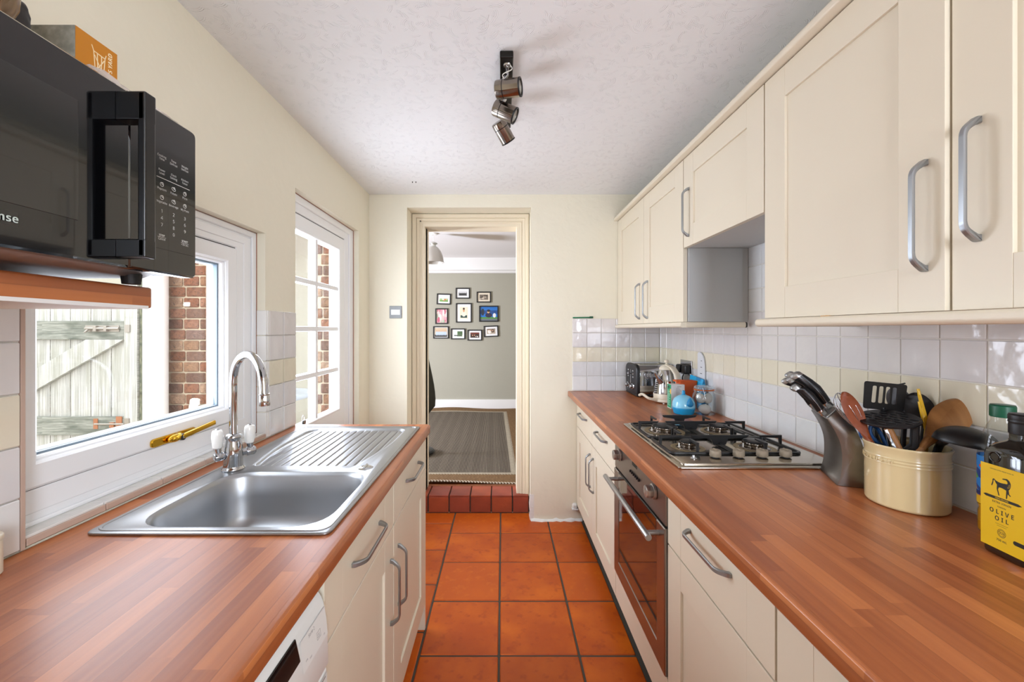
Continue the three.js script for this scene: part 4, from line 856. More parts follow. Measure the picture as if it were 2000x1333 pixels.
// toaster
{
  const x0 = 0.842, x1 = 1.075, d0 = 2.575, d1 = 2.80, h = 0.205, t = thing('toaster', 'black and chrome toaster in the far corner by the tiles', 'toaster', [0.95, WY, -2.69]);
  const cs = (o) => roundPoly([[d0 + o, WY + 0.014], [d1 - o, WY + 0.014], [d1 - o, WY + h - o], [d0 + o, WY + h - o]], [0.01, 0.01, 0.05, 0.05], 8);
  obj('body', plateX(cs(0.005), x0 + 0.022, x1 - 0.02, 0.002), M.chrome, t, 'mirror chrome body');
  const e = obj('end_panel', plateX(cs(0), x0, x0 + 0.026, 0.006), M.blackSatin, t);
  obj('end_panel', plateX(cs(0), x1 - 0.024, x1, 0.006), M.blackGloss, t);
  obj('base', box(x0 + 0.002, x1 - 0.002, WY + 0.003, WY + 0.018, d0 + 0.002, d1 - 0.002, 0.004), M.blackSatin, t);
  for (const [x, d] of [[x0 + 0.02, d0 + 0.02], [x0 + 0.02, d1 - 0.02], [x1 - 0.02, d0 + 0.02], [x1 - 0.02, d1 - 0.02]]) obj('foot', cyl([x, WY, -d], [x, WY + 0.005, -d], 0.008), M.blackMatt, t);
  obj('slots', [box(x0 + 0.045, x1 - 0.045, WY + h - 0.012, WY + h - 0.0045, d0 + 0.06, d0 + 0.09, 0.001), box(x0 + 0.045, x1 - 0.045, WY + h - 0.012, WY + h - 0.0045, d1 - 0.09, d1 - 0.06, 0.001)], M.blackMatt, t);
  for (const d of [d0 + 0.065, d1 - 0.065]) obj('knob', [cyl([x0 + 0.001, WY + 0.06, -d], [x0 - 0.008, WY + 0.06, -d], 0.02, 0.019, 28, 0.002), cyl([x0 - 0.008, WY + 0.06, -d], [x0 - 0.024, WY + 0.06, -d], 0.013, 0.012, 24, 0.003)], M.chrome, e);
  obj('lever', [box(x0 - 0.022, x0 + 0.002, WY + 0.135, WY + 0.143, (d0 + d1) / 2 - 0.014, (d0 + d1) / 2 + 0.014, 0.003), box(x0 - 0.0012, x0 + 0.001, WY + 0.07, WY + 0.165, (d0 + d1) / 2 - 0.004, (d0 + d1) / 2 + 0.004, 0)], M.chrome, e);
  for (let i = 0; i < 6; i++) obj('button', box(x0 - 0.003, x0 + 0.001, WY + 0.115 + (i % 3) * 0.02, WY + 0.124 + (i % 3) * 0.02, i < 3 ? d0 + 0.055 : d1 - 0.075, i < 3 ? d0 + 0.075 : d1 - 0.055, 0.001), M.chrome, e);
  const fl = []; for (let i = 0; i < 15; i++) fl.push(new THREE.CapsuleGeometry(0.0022, 0.018, 3, 8).translate(0.912 + i * 0.0082, WY + 0.137, -d0 - 0.004));
  obj('fluted_badge', [...fl, extr(roundPoly(rect(0.896, WY + 0.118, 1.045, WY + 0.156), 0.018, 8), 0.003, [0, 0, -d0 - 0.006], [1, 0, 0], yB, [0, 0, 1], 0.001, [roundPoly(rect(0.903, WY + 0.1225, 1.04, WY + 0.1515), 0.0144, 8)])], M.chrome, t);
  obj('mains_lead', tube([[0.93, WY + 0.012, -d0 + 0.004], [0.965, WY + 0.02, -d0 + 0.02], [1.0, WY + 0.012, -d0 + 0.03], [1.04, WY + 0.005, -d0 + 0.03], [1.08, WY + 0.006, -d0 + 0.02]], 0.0035, 30, 8), M.blackSatin, t);
}
// kettle
{
  const X = 0.962, D = 2.40, t = thing('kettle', 'chrome and cream kettle with a round lid knob next to the toaster', 'kettle', [X, WY, -D]);
  obj('power_base', lathe([[0, 0], [0.074, 0], [0.078, 0.004], [0.078, 0.012], [0.072, 0.02], [0, 0.021]], X, WY + 0.006, -D, 40), M.cream, t, 'cream base');
  for (let k = 0; k < 4; k++) obj('foot', cyl([X + Math.cos(k * 1.57 + 0.6) * 0.06, WY, -D + Math.sin(k * 1.57 + 0.6) * 0.06], [X + Math.cos(k * 1.57 + 0.6) * 0.06, WY + 0.008, -D + Math.sin(k * 1.57 + 0.6) * 0.06], 0.008), M.ceramicWhite, t);
  obj('body', lathe([[0, 0.028], [0.066, 0.028], [0.0705, 0.034], [0.070, 0.06], [0.064, 0.11], [0.053, 0.158], [0.043, 0.188], [0.038, 0.198], [0, 0.2]], X, WY, -D, 44), M.chrome, t);
  obj('collar', lathe([[0.0715, 0.026], [0.0735, 0.03], [0.0735, 0.05], [0.0705, 0.054]], X, WY, -D, 44), M.cream, t);
  const lid = obj('lid', lathe([[0.0415, 0.192], [0.041, 0.2], [0.033, 0.211], [0.018, 0.219], [0.006, 0.223], [0.0055, 0.228], [0.012, 0.233], [0.014, 0.241], [0.010, 0.249], [0, 0.252]], X, WY, -D, 36), M.cream, t, 'cream lid with a ball knob');
  // curved handle down the right side, spout on the left
  const hp = [[X + 0.004, WY + 0.219, -D + 0.008], [X + 0.018, WY + 0.207, -D + 0.04], [X + 0.03, WY + 0.172, -D + 0.070], [X + 0.036, WY + 0.12, -D + 0.086], [X + 0.036, WY + 0.075, -D + 0.084], [X + 0.032, WY + 0.045, -D + 0.062]];
  obj('handle', sweep(roundPoly([[-0.021, -0.008], [0.021, -0.008], [0.021, 0.008], [-0.021, 0.008]], 0.008, 4), hp, [0.4, 0.25, 0.85]), M.cream, t, 'broad cream handle');
  const spx = (k, w) => { const p = [X - 0.048 - k * 0.036, WY + 0.12 + k * 0.06, -D + 0.03 + k * 0.014]; return Array.from({ length: 16 }, (_, i) => { const a = i / 16 * 6.2832; return [p[0] + Math.cos(a) * w * 0.5, p[1] + Math.cos(a) * w * 0.5, p[2] + Math.sin(a) * w]; }); };
  obj('spout', [loft([spx(0, 0.022), spx(0.5, 0.016), spx(1, 0.011)], true, true, 1.2)], M.chrome, t);
  const gauge = []; for (let i = 0; i < 9; i++) gauge.push(box(X - 0.079 + i * 0.0021, X - 0.068 + i * 0.0021, WY + 0.055 + i * 0.012, WY + 0.061 + i * 0.012, D - 0.022, D - 0.02 + 0.004, 0.0005));
  obj('water_gauge', gauge, M.blackSatin, t);
  obj('lead', tube([[X - 0.07, WY + 0.016, -D + 0.03], [X - 0.12, WY + 0.03, -D + 0.04], [X - 0.15, WY + 0.05, -D + 0.02], [X - 0.165, WY + 0.045, -D + 0.02]], 0.008, 24, 10), M.cream, t);
}
function carton(name, label, x0, x1, d0, d1, h, mats, prints) {
  const t = thing(name, label, 'box', [(x0 + x1) / 2, WY, -(d0 + d1) / 2]);
  obj('carton', box(x0, x1, WY, WY + h, d0, d1, 0.001), mats, t);
  prints(t); return t;
}
carton('tea_box', 'white and green carton standing in front of the kettle', 0.905, 0.977, 2.195, 2.247, 0.13, std({ color: '#e9e8e6', roughness: 0.6 }), (t) => {
  const a = canvas(128, 320, (c, w, h) => { c.fillStyle = '#1f9a68'; c.fillRect(0, 0, w, h); c.fillStyle = '#e9e8e6'; c.fillRect(0, h - 8, w, 8); c.fillRect(0, 0, 6, h); c.fillStyle = '#173f30'; c.fillRect(24, 22, 50, 30); c.fillStyle = '#bfe3d2'; seed = 9; for (let i = 0; i < 14; i++) c.fillRect(22, 80 + i * 15, rr(30, 80), 6); c.fillStyle = '#f0c35e'; c.beginPath(); c.arc(120, 90, 36, 1.2, 5); c.fill(); });
  obj('printed_side', print(0.051, 0.129, [0.9044, WY + 0.065, -2.221], '-x'), std({ map: a, roughness: 0.5 }), t, 'green printed side');
  const b = canvas(192, 320, (c, w, h) => { c.fillStyle = '#e4e3e2'; c.fillRect(0, 0, w, h); c.fillStyle = '#9c9c9e'; seed = 19; for (let i = 0; i < 9; i++) c.fillRect(70, 40 + i * 12, rr(40, 90), 4); c.fillRect(85, 22, 60, 7); });
  obj('printed_front', print(0.071, 0.129, [0.941, WY + 0.065, -2.1944], 'z'), std({ map: b, roughness: 0.5 }), t);
});
carton('packet', 'plain orange carton behind the blue pot', 0.962, 1.052, 2.215, 2.27, 0.148, std({ color: '#cf5312', roughness: 0.55 }), (t) => {
  obj('flap', box(0.946, 0.99, WY + 0.140, WY + 0.1495, 2.225, 2.272, 0.001), std({ color: '#d95d18', roughness: 0.55 }), t);
  obj('printed_panel', print(0.02, 0.12, [0.9614, WY + 0.07, -2.243], '-x'), std({ color: '#8c330b', roughness: 0.6 }), t);
});
{
  const t = thing('snack_packet', 'bright blue packet with yellow print standing against the tiles behind the orange carton', 'packet', [1.068, WY, -2.22]);
  const m = canvas(256, 128, (c, w, h) => { c.fillStyle = '#1ba4d8'; c.fillRect(0, 0, w, h); c.fillStyle = '#f2d33c'; c.fillRect(20, 70, 70, 26); c.fillRect(150, 30, 60, 20); c.fillStyle = '#0d7fb8'; c.fillRect(90, 40, 60, 50); c.fillStyle = '#7cc153'; c.fillRect(190, 80, 40, 22); });
  m.wrapS = m.wrapT = THREE.RepeatWrapping; seed = 303;
  const wd = [0.012, 0.0135, 0.0135, 0.011, 0.006, 0.002];
  obj('pouch', loft([0, 0.03, 0.08, 0.125, 0.15, 0.163].map((y, i) => roundPoly(rect(1.0655 - wd[i], 2.165, 1.0655 + wd[i], 2.315), 0.004, 3).map(([x, d]) => [x + rr(-0.0015, 0.0015), WY + y + (i > 3 ? 0.008 * Math.sin(d * 55) : 0), -d]))), std({ map: again(m, 7, 7), roughness: 0.35 }), t);
}
// tall narrow white board leaning on the tiles
{
  const t = thing('cutting_board', 'narrow white board with a rounded tip rising behind the blue packet', 'board', [1.083, WY, -2.225]);
  obj('board', plateX(roundPoly([[2.185, WY + 0.0005], [2.268, WY + 0.0005], [2.268, WY + 0.300], [2.24, WY + 0.305], [2.205, WY + 0.285], [2.19, WY + 0.24]], [0.004, 0.004, 0.012, 0.02, 0.03, 0.05], 5), 1.080, 1.0885, 0.002), std({ color: '#dfe1e4', roughness: 0.4 }), t);
  const pm = []; for (let i = 0; i < 3; i++) pm.push(box(1.0794, 1.0801, WY + 0.255 - i * 0.035, WY + 0.258 - i * 0.035, 2.215, 2.228 + i * 0.004, 0));
  obj('marks', pm, M.blackMatt, t);
}
// double socket with two plugs
{
  const t = thing('power_socket', 'chrome double power socket with black plugs on the tiles behind the kettle', 'socket', [1.09, 1.06, -2.42]);
  obj('plate', box(1.083, 1.0895, 1.062, 1.148, 2.345, 2.492, 0.002), M.chrome, t);
  for (const d of [2.378, 2.455]) { const p = obj('plug', extr(roundPoly(rect(d - 0.026, 1.072, d + 0.026, 1.122), 0.010, 4), 0.034, [1.049, 0, 0], dzA, yB, xC, 0.005), M.blackSatin, t, 'black plug'); obj('lead', tube([[1.055, 1.074, -d], [1.045, 1.05, -d], [1.06, 1.0, -d - 0.01], [1.07, 0.95, -d - 0.01], [1.06, WY + 0.004, -d]], 0.0035, 26, 8), M.blackSatin, p); }
}
// bright blue covered pot
{
  const X = 0.918, D = 2.075, t = thing('blue_pot', 'bright blue round pot with a pale blue domed lid', 'pot', [X, WY, -D]);
  obj('bowl', lathe([[0, 0], [0.043, 0], [0.047, 0.003], [0.0535, 0.026], [0.0545, 0.033], [0.052, 0.036], [0, 0.036]], X, WY, -D, 40), std({ color: '#1690c2', roughness: 0.35 }), t);
  const lid = obj('lid', lathe([[0.0545, 0.0345], [0.0545, 0.045], [0.052, 0.06], [0.044, 0.077], [0.03, 0.089], [0.012, 0.0955], [0.007, 0.0975], [0.0062, 0.106], [0.007, 0.112], [0.004, 0.116], [0, 0.117]], X, WY, -D, 40), phy({ color: '#86c9e4', roughness: 0.2, clearcoat: 0.4 }), t, 'pale blue domed lid');
  obj('knob', lathe([[0.0125, 0.0958], [0.0082, 0.098], [0.0072, 0.106], [0.008, 0.1125], [0.005, 0.117], [0, 0.118]], X, WY, -D, 24), std({ color: '#1794c6', roughness: 0.35 }), lid);
  const dg = new THREE.SphereGeometry(0.02, 24, 16), pp = dg.attributes.position; for (let i = 0; i < pp.count; i++) { const y = pp.getY(i); pp.setXYZ(i, pp.getX(i) * (y > 0 ? 1 - y * 30 : 1), y * (y > 0 ? 1.5 : 1), pp.getZ(i) * 0.55); }
  dg.computeVertexNormals(); obj('drop_handle', dg.rotateY(0.25).translate(X + 0.011, WY + 0.058, -D + 0.047), std({ color: '#0f83bb', roughness: 0.3 }), lid, 'deep blue drop-shaped grip');
}
// clip-top jar with eggs
{
  const X = 1.014, D = 2.06, t = thing('clip_top_jar', 'clip-top glass jar with an orange rubber seal, holding white eggs', 'jar', [X, WY, -D]);
  const pr = (o) => [[0, o], [0.046 - o, o], [0.052 - o, 0.006 + o], [0.055 - o, 0.03], [0.055 - o, 0.085], [0.05 - o, 0.104], [0.044 - o, 0.114], [0.044 - o, 0.122]];
  obj('glass', lathe([...pr(0), ...pr(0.0028).reverse()], X, WY, -D, 44), phy({ color: '#f4f6f6', roughness: 0.02, transmission: 1, thickness: 0, ior: 1.45 }), t);
  obj('rubber_seal', lathe([[0.042, 0.122], [0.0475, 0.122], [0.0475, 0.127], [0.042, 0.127]], X, WY, -D, 40), std({ color: '#c7642a', roughness: 0.6 }), t);
  obj('lid', lathe([[0, 0.128], [0.044, 0.128], [0.0465, 0.13], [0.0465, 0.136], [0.042, 0.141], [0.034, 0.1425], [0.03, 0.139], [0, 0.139]], X, WY, -D, 40), phy({ color: '#e8eced', roughness: 0.05, transmission: 0.85, thickness: 0 }), t);
  obj('wire_clip', [new THREE.TorusGeometry(0.0465, 0.0014, 8, 48).rotateX(Math.PI / 2).translate(X, WY + 0.117, -D), tube([[X - 0.034, WY + 0.117, -D + 0.033], [X - 0.04, WY + 0.10, -D + 0.04], [X - 0.03, WY + 0.085, -D + 0.05], [X - 0.02, WY + 0.10, -D + 0.05], [X - 0.026, WY + 0.138, -D + 0.04]], 0.0014, 30, 6)], M.chrome, t);
}
{
  const egg = (r) => { const g = new THREE.SphereGeometry(r, 28, 20), p = g.attributes.position; for (let i = 0; i < p.count; i++) { const y = p.getY(i) / r; p.setXYZ(i, p.getX(i) * (1 - 0.12 * y), p.getY(i) * 1.25, p.getZ(i) * (1 - 0.12 * y)); } g.computeVertexNormals(); return g; };
  const em = std({ color: '#e9e4de', roughness: 0.55 });
  const e1 = tag(obj('egg', egg(0.0245).rotateZ(1.45).translate(1.011, WY + 0.0278, -2.048), em), 'white egg lying on the bottom of the clip-top jar', 'egg', 'eggs in the glass jar');
  const e2 = tag(obj('egg', egg(0.0215).rotateZ(0.5).translate(0.998, WY + 0.081, -2.063), em), 'white egg on the left, on top of the others in the jar', 'egg', 'eggs in the glass jar');
  const e3 = tag(obj('egg', egg(0.0215).rotateZ(-0.35).translate(1.037, WY + 0.079, -2.066), em), 'white egg on the right, on top of the others in the jar', 'egg', 'eggs in the glass jar');
}
// green pen lying on the ledge over the tiles
{
  const t = thing('pen', 'dark green pen lying on top of the end wall tiles', 'pen', [0.55, 1.408, -2.838]);
  obj('barrel', [cyl([0.487, 1.4125, -2.8395], [0.60, 1.4135, -2.8395], 0.0042, 0.0048, 14, 0.001)], std({ color: '#14704a', roughness: 0.4 }), t);
  obj('cap', [cyl([0.60, 1.4135, -2.8395], [0.628, 1.4138, -2.8395], 0.0055, 0.0055, 14, 0.001), box(0.604, 0.628, 1.417, 1.4215, 2.838, 2.841, 0.001)], std({ color: '#0d5537', roughness: 0.4 }), t);
}
// knife block, curved: it leans out over the worktop
{
  const o = [0.913, WY, -1.116], turn = 2.753;                // local x points the way it leans, local z along its width
  const t = thing('knife_block', 'curved stainless steel knife block beside the gas hob', 'knife block', o, turn);
  const pts = [...roundPoly([[0, 0], [-0.0085, 0.03], [-0.0112, 0.065], [-0.010, 0.102], [-0.003, 0.130], [0.007, 0.153], [0.0225, 0.180], [-0.0047, 0.2126], [-0.028, 0.187], [-0.050, 0.14], [-0.064, 0.09], [-0.071, 0.04], [-0.072, 0]], [0.002, 0.02, 0.02, 0.02, 0.02, 0.02, 0.004, 0.006, 0.02, 0.02, 0.02, 0.02, 0.002], 4)], w = 0.142;
  obj('body', extr(pts, w, [0, 0, 0], [1, 0, 0], yB, [0, 0, 1], 0.003, [], 2), std({ color: '#8f8b87', metalness: 1, roughness: 0.34, bumpMap: again(texBrush, 8, 8), bumpScale: 0.0002 }), t);
  const face = V(0.768, 0.641, 0), ax = V(0.63, 0.777, 0), sn = V(-0.777, 0.63, 0), sl = V(-0.641, 0.768, 0);     // along the handles, and up the sloping top
  const topAt = (k, v, up = 0) => V(0.0225, 0.180, v).addScaledVector(sl, k).addScaledVector(face, up);
  obj('top_inset', extr(roundPoly(rect(0.003, 0.006, 0.040, w - 0.006), 0.004), 0.004, topAt(0, 0, -0.002).toArray(), sl.toArray(), [0, 0, 1], face.toArray(), 0.001), M.steel, t);
  t.updateMatrixWorld(true);
  const kb = std({ color: '#121214', roughness: 0.4 });
  [[0.008, 0.026, 0.106, 0.0115], [0.021, 0.066, 0.118, 0.0126], [0.034, 0.040, 0.124, 0.0134], [0.032, 0.118, 0.118, 0.0115], [0.012, 0.122, 0.112, 0.0105]].forEach(([kk, v, L, r], i) => {
    const k = thing('kitchen_knife', ['black handled knife nearest the camera, lowest in the front row of the block', 'black handled knife in the middle of the block', 'knife with the thickest black handle, topmost in the block', 'black handled knife at the far side of the block, upper one of the two', 'slim black handled knife reaching furthest left out of the block'][i], 'knife', t.localToWorld(topAt(kk, v, 0.003)).toArray(), turn, 'black handled knives in the steel block');
    const ring = (s, a, b, drop) => { const c = ax.clone().multiplyScalar(s).addScaledVector(sn, -drop); return Array.from({ length: 16 }, (_, j) => { const q = j / 16 * 6.2832, e = (x) => Math.sign(x) * Math.pow(Math.abs(x), 0.75); return [c.x + sn.x * a * e(Math.cos(q)), c.y + sn.y * a * e(Math.cos(q)), c.z + b * e(Math.sin(q))]; }); };
    obj('handle', loft([ring(0.016, r * 0.95, r * 0.66, 0), ring(0.036, r * 0.98, r * 0.66, -0.003), ring(0.06, r * 1.12, r * 0.72, -0.004), ring(0.085, r * 1.04, r * 0.7, -0.001), ring(L - 0.012, r * 1.1, r * 0.74, 0.007)], true, true, 1.1), kb, k);
    obj('bolster', loft([ring(0, r * 0.8, r * 0.4, 0), ring(0.008, r * 0.9, r * 0.62, 0), ring(0.0165, r * 0.96, r * 0.67, 0)], true, true, 1.1), M.chrome, k);
    obj('end_cap', loft([ring(L - 0.0125, r * 1.11, r * 0.75, 0.007), ring(L - 0.002, r * 1.1, r * 0.74, 0.0095), ring(L + 0.002, r * 0.8, r * 0.5, 0.0105)], true, true, 1.1), M.steelBrushed, k);
    obj('tang', loft([ring(0.016, r * 0.3, r * 0.675, 0), ring(0.036, r * 0.2, r * 0.675, -0.003), ring(0.06, r * 0.2, r * 0.735, -0.004), ring(0.085, r * 0.2, r * 0.715, -0.001), ring(L - 0.012, r * 0.25, r * 0.755, 0.007)].map((q) => q.map((p) => p)), true, true, 1.1), M.steel, k);
  });
}
// utensil crock
const KX = 0.988, KD = 1.0015;
{
  const t = thing('utensil_crock', 'cream glazed stoneware crock full of cooking utensils', 'crock', [KX, WY, -KD]);
  const o = [[0, 0], [0.070, 0], [0.0755, 0.003], [0.077, 0.008], [0.0772, 0.090], [0.0772, 0.1045], [0.0785, 0.1055], [0.0785, 0.1075], [0.0772, 0.1085], [0.0772, 0.1115], [0.0785, 0.1125], [0.0785, 0.1145], [0.0772, 0.1155], [0.0772, 0.1185], [0.0785, 0.1195], [0.0785, 0.1215], [0.0772, 0.1225], [0.0775, 0.133], [0.080, 0.142], [0.0815, 0.1465], [0.0805, 0.149], [0.078, 0.149], [0.0755, 0.146], [0.0735, 0.138], [0.0728, 0.12], [0.0728, 0.012], [0, 0.008]];
  obj('body', lathe(o, KX, WY, -KD, 72), phy({ color: '#d8c394', roughness: 0.16, clearcoat: 0.7, clearcoatRoughness: 0.06 }), t);
}

// embossed lettering round the crock
const fontBold = await new FontLoader().loadAsync('fonts/droid/droid_sans_bold.typeface.json');
{
  const crock = scene.children.find((o) => o.name === 'utensil_crock'), gl = [];
  [...'LE CREUSET'].forEach((ch, i) => {
    if (ch === ' ') return;
    const g = new TextGeometry(ch, { font: fontBold, size: 0.0085, depth: 0.0032, curveSegments: 3, bevelEnabled: false }); g.computeBoundingBox(); g.translate(-(g.boundingBox.max.x) / 2, 0, 0);
    const th = (-46 + i * 8.2) * Math.PI / 180;               // 0 faces -x, positive turns towards the camera
    g.rotateY(-Math.PI / 2 + th).translate(KX - Math.cos(th) * 0.0766, WY + 0.1085, -(KD - Math.sin(th) * 0.0766)); gl.push(g);
  });
  obj('embossed_letters', gl, phy({ color: '#dcc89c', roughness: 0.16, clearcoat: 0.7, clearcoatRoughness: 0.06 }), crock);
}
// utensils: each from its foot inside the crock to its head
const mBlackPl = std({ color: '#121113', roughness: 0.38 }), mWoodA = std({ color: '#9a5a36', roughness: 0.55 }), woodGrain = tex(128, 256, (u, v) => { const t = fbmW(u, v); return mix3([130, 84, 42], [178, 124, 70], t); }, true, [4, 2]);
function fbmW(u, v) { return clamp(nFine(u * 2, v * 0.25) * 0.7 + nMid(u, v) * 0.5 - 0.1, 0, 1); }
const mWoodB = std({ map: woodGrain, roughness: 0.5 }), mWoodRed = std({ map: woodGrain, color: '#d99b7c', roughness: 0.5 });
const mBluePl = std({ color: '#1f4f86', roughness: 0.35 }), mYellow = std({ color: '#e2b21c', roughness: 0.35 }), mGreyPl = std({ color: '#76767a', roughness: 0.5 });
const foot = (dx, dd, y = 0.014) => [KX + dx, WY + y, -(KD + dd)];
function utensil(name, label, p) { return thing(name, label, 'utensil', p, 0, 'cooking utensils in the cream crock'); }
// spoon blade: rings along an axis from p (neck) to q (tip), width profile w(k), thickness th, facing n
function blade(p, q, n, wf, th, dish = 0) {
  const a = V(...p), b = V(...q), ax = b.clone().sub(a).normalize(), N = V(...n); N.addScaledVector(ax, -N.dot(ax)).normalize(); const S = ax.clone().cross(N), rings = [], L = 30;
  for (let i = 0; i <= L; i++) {
    const k = Math.sin(i / L * Math.PI / 2), c = a.clone().lerp(b, k), w = wf(k), ring = [];
    for (let j = 0; j < 20; j++) { const t = j / 20 * 6.2832, x = Math.cos(t), z = Math.sin(t) * (th * (0.35 + 0.65 * Math.sqrt(Math.max(0, 1 - x * x)))); const bend = -dish * (1 - x * x) * Math.sin(Math.PI * k); const P = c.clone().addScaledVector(S, x * w).addScaledVector(N, z + bend); ring.push([P.x, P.y, P.z]); }
    rings.push(ring);
  }
  return loft(rings, true, true, 1.3);
}
const oval = (W, k0 = 0.08) => (k) => W * Math.max(0.02, Math.sqrt(Math.max(0, 1 - ((k - 0.55) / (k < 0.55 ? 0.62 : 0.46)) ** 2))) + k0 * 0.03 * (1 - k);
const egg2 = (n, W, m = 0.6) => (k) => k < m ? lerp(n, W, sstep(0.04, m, k)) : W * Math.sqrt(Math.max(0.0004, 1 - ((k - m) / (1 - m)) ** 2));
{ // whisk
  const p = foot(-0.01, -0.02), q = at(1636, 768, 1.075), n = at(1688, 846, 1.045), t = utensil('whisk', 'wire balloon whisk leaning out of the left of the crock', p);
  obj('handle', cyl(p, n, 0.006, 0.0085, 16, 0.002), M.steelBrushed, t);
  const A = V(...n), B = V(...q), ax = B.clone().sub(A), L = ax.length(); ax.normalize(); const s1 = ax.clone().cross(V(0, 0, 1)).normalize(), s2 = ax.clone().cross(s1);
  for (let i = 0; i < 5; i++) {
    const a = i / 5 * Math.PI, S = s1.clone().multiplyScalar(Math.cos(a)).addScaledVector(s2, Math.sin(a)), pts = [];
    for (let k = 0; k <= 18; k++) { const u = k / 18 * 2 - 1, al = 1 - u * u, w = Math.sin(u * Math.PI / 2 * 0.999) * 0.026 * Math.pow(Math.max(0, 1 - Math.pow(Math.abs(al - 0.62) / 0.75, 2)), 0.7); const P = A.clone().addScaledVector(ax, L * Math.pow(al, 0.55)).addScaledVector(S, Math.abs(u) > 0.99 ? Math.sign(u) * 0.004 : w + Math.sign(u) * 0.004 * 0); pts.push([P.x, P.y, P.z]); }
    obj('wire', tube(pts, 0.0009, 46, 6, false, false), M.chrome, t);
  }
}
{ // red-brown wooden spoon behind the turner
  const p = foot(0.0, 0.0), n = at(1698, 862, 1.03), q = at(1647, 766, 1.05), t = utensil('wooden_spoon', 'red-brown wooden spoon leaning left behind the slotted turner', p);
  obj('handle', cyl(p, n, 0.006, 0.0075, 14, 0.002), mWoodRed, t);
  obj('spoon_bowl', blade(n, q, [-0.2, 0.25, 0.95], egg2(0.008, 0.0215, 0.58), 0.005, 0.006), mWoodRed, t);
}
{ // slotted turner
  const p = foot(-0.012, 0.012), t = utensil('slotted_turner', 'black slotted turner with four upright slots', p);
  const TL = V(...at(1679, 744, 1.055)), TR = V(...at(1763, 752, 1.048)), BL = V(...at(1682, 797, 1.055));
  const X = TR.clone().sub(TL), Y = TL.clone().sub(BL), w = X.length(), h = Y.length(); X.normalize(); Y.addScaledVector(X, -Y.dot(X)).normalize(); const N = X.clone().cross(Y);
  const holes = []; for (let i = 0; i < 4; i++) holes.push(roundPoly(rect(w * (0.205 + i * 0.155), h * 0.24, w * (0.205 + i * 0.155) + 0.0105, h * 0.86), 0.004));
  obj('blade', extr(roundPoly([[0.003, 0], [w - 0.003, 0], [w, h], [0, h]], 0.007), 0.003, BL.toArray(), X.toArray(), Y.toArray(), N.toArray(), 0.001, holes), mBlackPl, t);
  const c = BL.clone().addScaledVector(X, w / 2); obj('handle', [tube([[c.x, c.y + 0.004, c.z], [c.x + 0.006, c.y - 0.03, c.z - 0.004], p], 0.0055, 24, 10)], mBlackPl, t);
}
{ // masher
  const p = foot(-0.015, 0.0, 0.016), t = utensil('potato_masher', 'black oval potato masher standing head up with a slotted plate', p), c = [0.953, 1.111, -1.012], R = 0.064;
  const holes = []; for (let j = -3; j <= 3; j++) for (let i = -2; i <= 2; i++) { const x = i * 0.0205 + (j & 1 ? 0.006 : 0), y = j * 0.0115; if ((x / 0.056) ** 2 + (y / 0.040) ** 2 < 0.80) holes.push(roundPoly(rect(x - 0.0075, y - 0.0026, x + 0.0075, y + 0.0026), 0.0024, 2)); }
  const ell = Array.from({ length: 56 }, (_, k) => [Math.cos(k / 56 * 6.2832) * R, Math.sin(k / 56 * 6.2832) * 0.047]);
  const A = V(0.316, 0, 0.949), B = V(-0.949 * 0.95, -0.31, 0.316 * 0.95).normalize(), N = A.clone().cross(B);
  obj('plate', extr(ell, 0.006, c, A.toArray(), B.toArray(), N.toArray(), 0.0015, holes), mBlackPl, t);
  const q = (a, b, y) => [c[0] + A.x * a + B.x * b, c[1] + B.y * b + y, c[2] + A.z * a + B.z * b], sec = roundPoly(rect(-0.006, -0.003, 0.006, 0.003), 0.002);
  for (const s of [-1, 1]) obj('leg', [sweep(sec, [q(s * 0.056, 0, 0.002), q(s * 0.054, 0, -0.06), q(s * 0.03, 0, -0.085), q(s * 0.006, 0, -0.092)], B.toArray()), sweep(sec, [q(s * 0.04, -0.026, 0), q(s * 0.038, -0.024, -0.065), q(s * 0.02, -0.01, -0.088)], B.toArray())], mBlackPl, t);
  obj('handle', tube([q(0, 0, -0.088), q(0.005, 0.002, -0.12), p], 0.008, 24, 12), mBlackPl, t);
}
{ // pasta server with prongs
  const p = foot(0.012, 0.03), n = at(1768, 812, 1.07), q = at(1746, 757, 1.09), t = utensil('pasta_server', 'black pasta server with short prongs behind the turner', p);
  obj('handle', cyl(p, n, 0.005, 0.006, 12, 0.002), mBlackPl, t);
  obj('spoon_bowl', blade(n, q, [-0.5, 0.2, 0.8], oval(0.024), 0.005, 0.008), mGreyPl, t);
  for (let i = 0; i < 5; i++) { const b = at(1760 - i * 1.5, 797 - i * 11, 1.08), e = at(1776 - i * 2, 793 - i * 11, 1.06); obj('prong', cyl(b, e, 0.0032, 0.0018, 8, 0.001), mBlackPl, t); }
}
{ // black spoon
  const p = foot(0.02, 0.0), n = at(1806, 832, 1.02), q = at(1786, 768, 1.055), t = utensil('serving_spoon', 'flat black serving spoon behind the yellow stick', p);
  obj('handle', cyl(p, n, 0.0055, 0.006, 12, 0.002), mBlackPl, t);
  obj('spoon_bowl', blade(n, q, [-0.5, 0.3, 0.8], oval(0.028), 0.004, 0.006), mBlackPl, t);
  const b2 = blade(at(1815, 820, 1.045), at(1803, 764, 1.07), [-0.5, 0.3, 0.8], oval(0.024), 0.004, 0.004); 
  const k = utensil('serving_spoon', 'second black spoon half hidden behind the flat black spoon', foot(0.036, 0.02)); obj('spoon_bowl', b2, mBlackPl, k); obj('handle', cyl(foot(0.036, 0.02), at(1815, 822, 1.045), 0.005, 0.005, 12), mBlackPl, k);
}
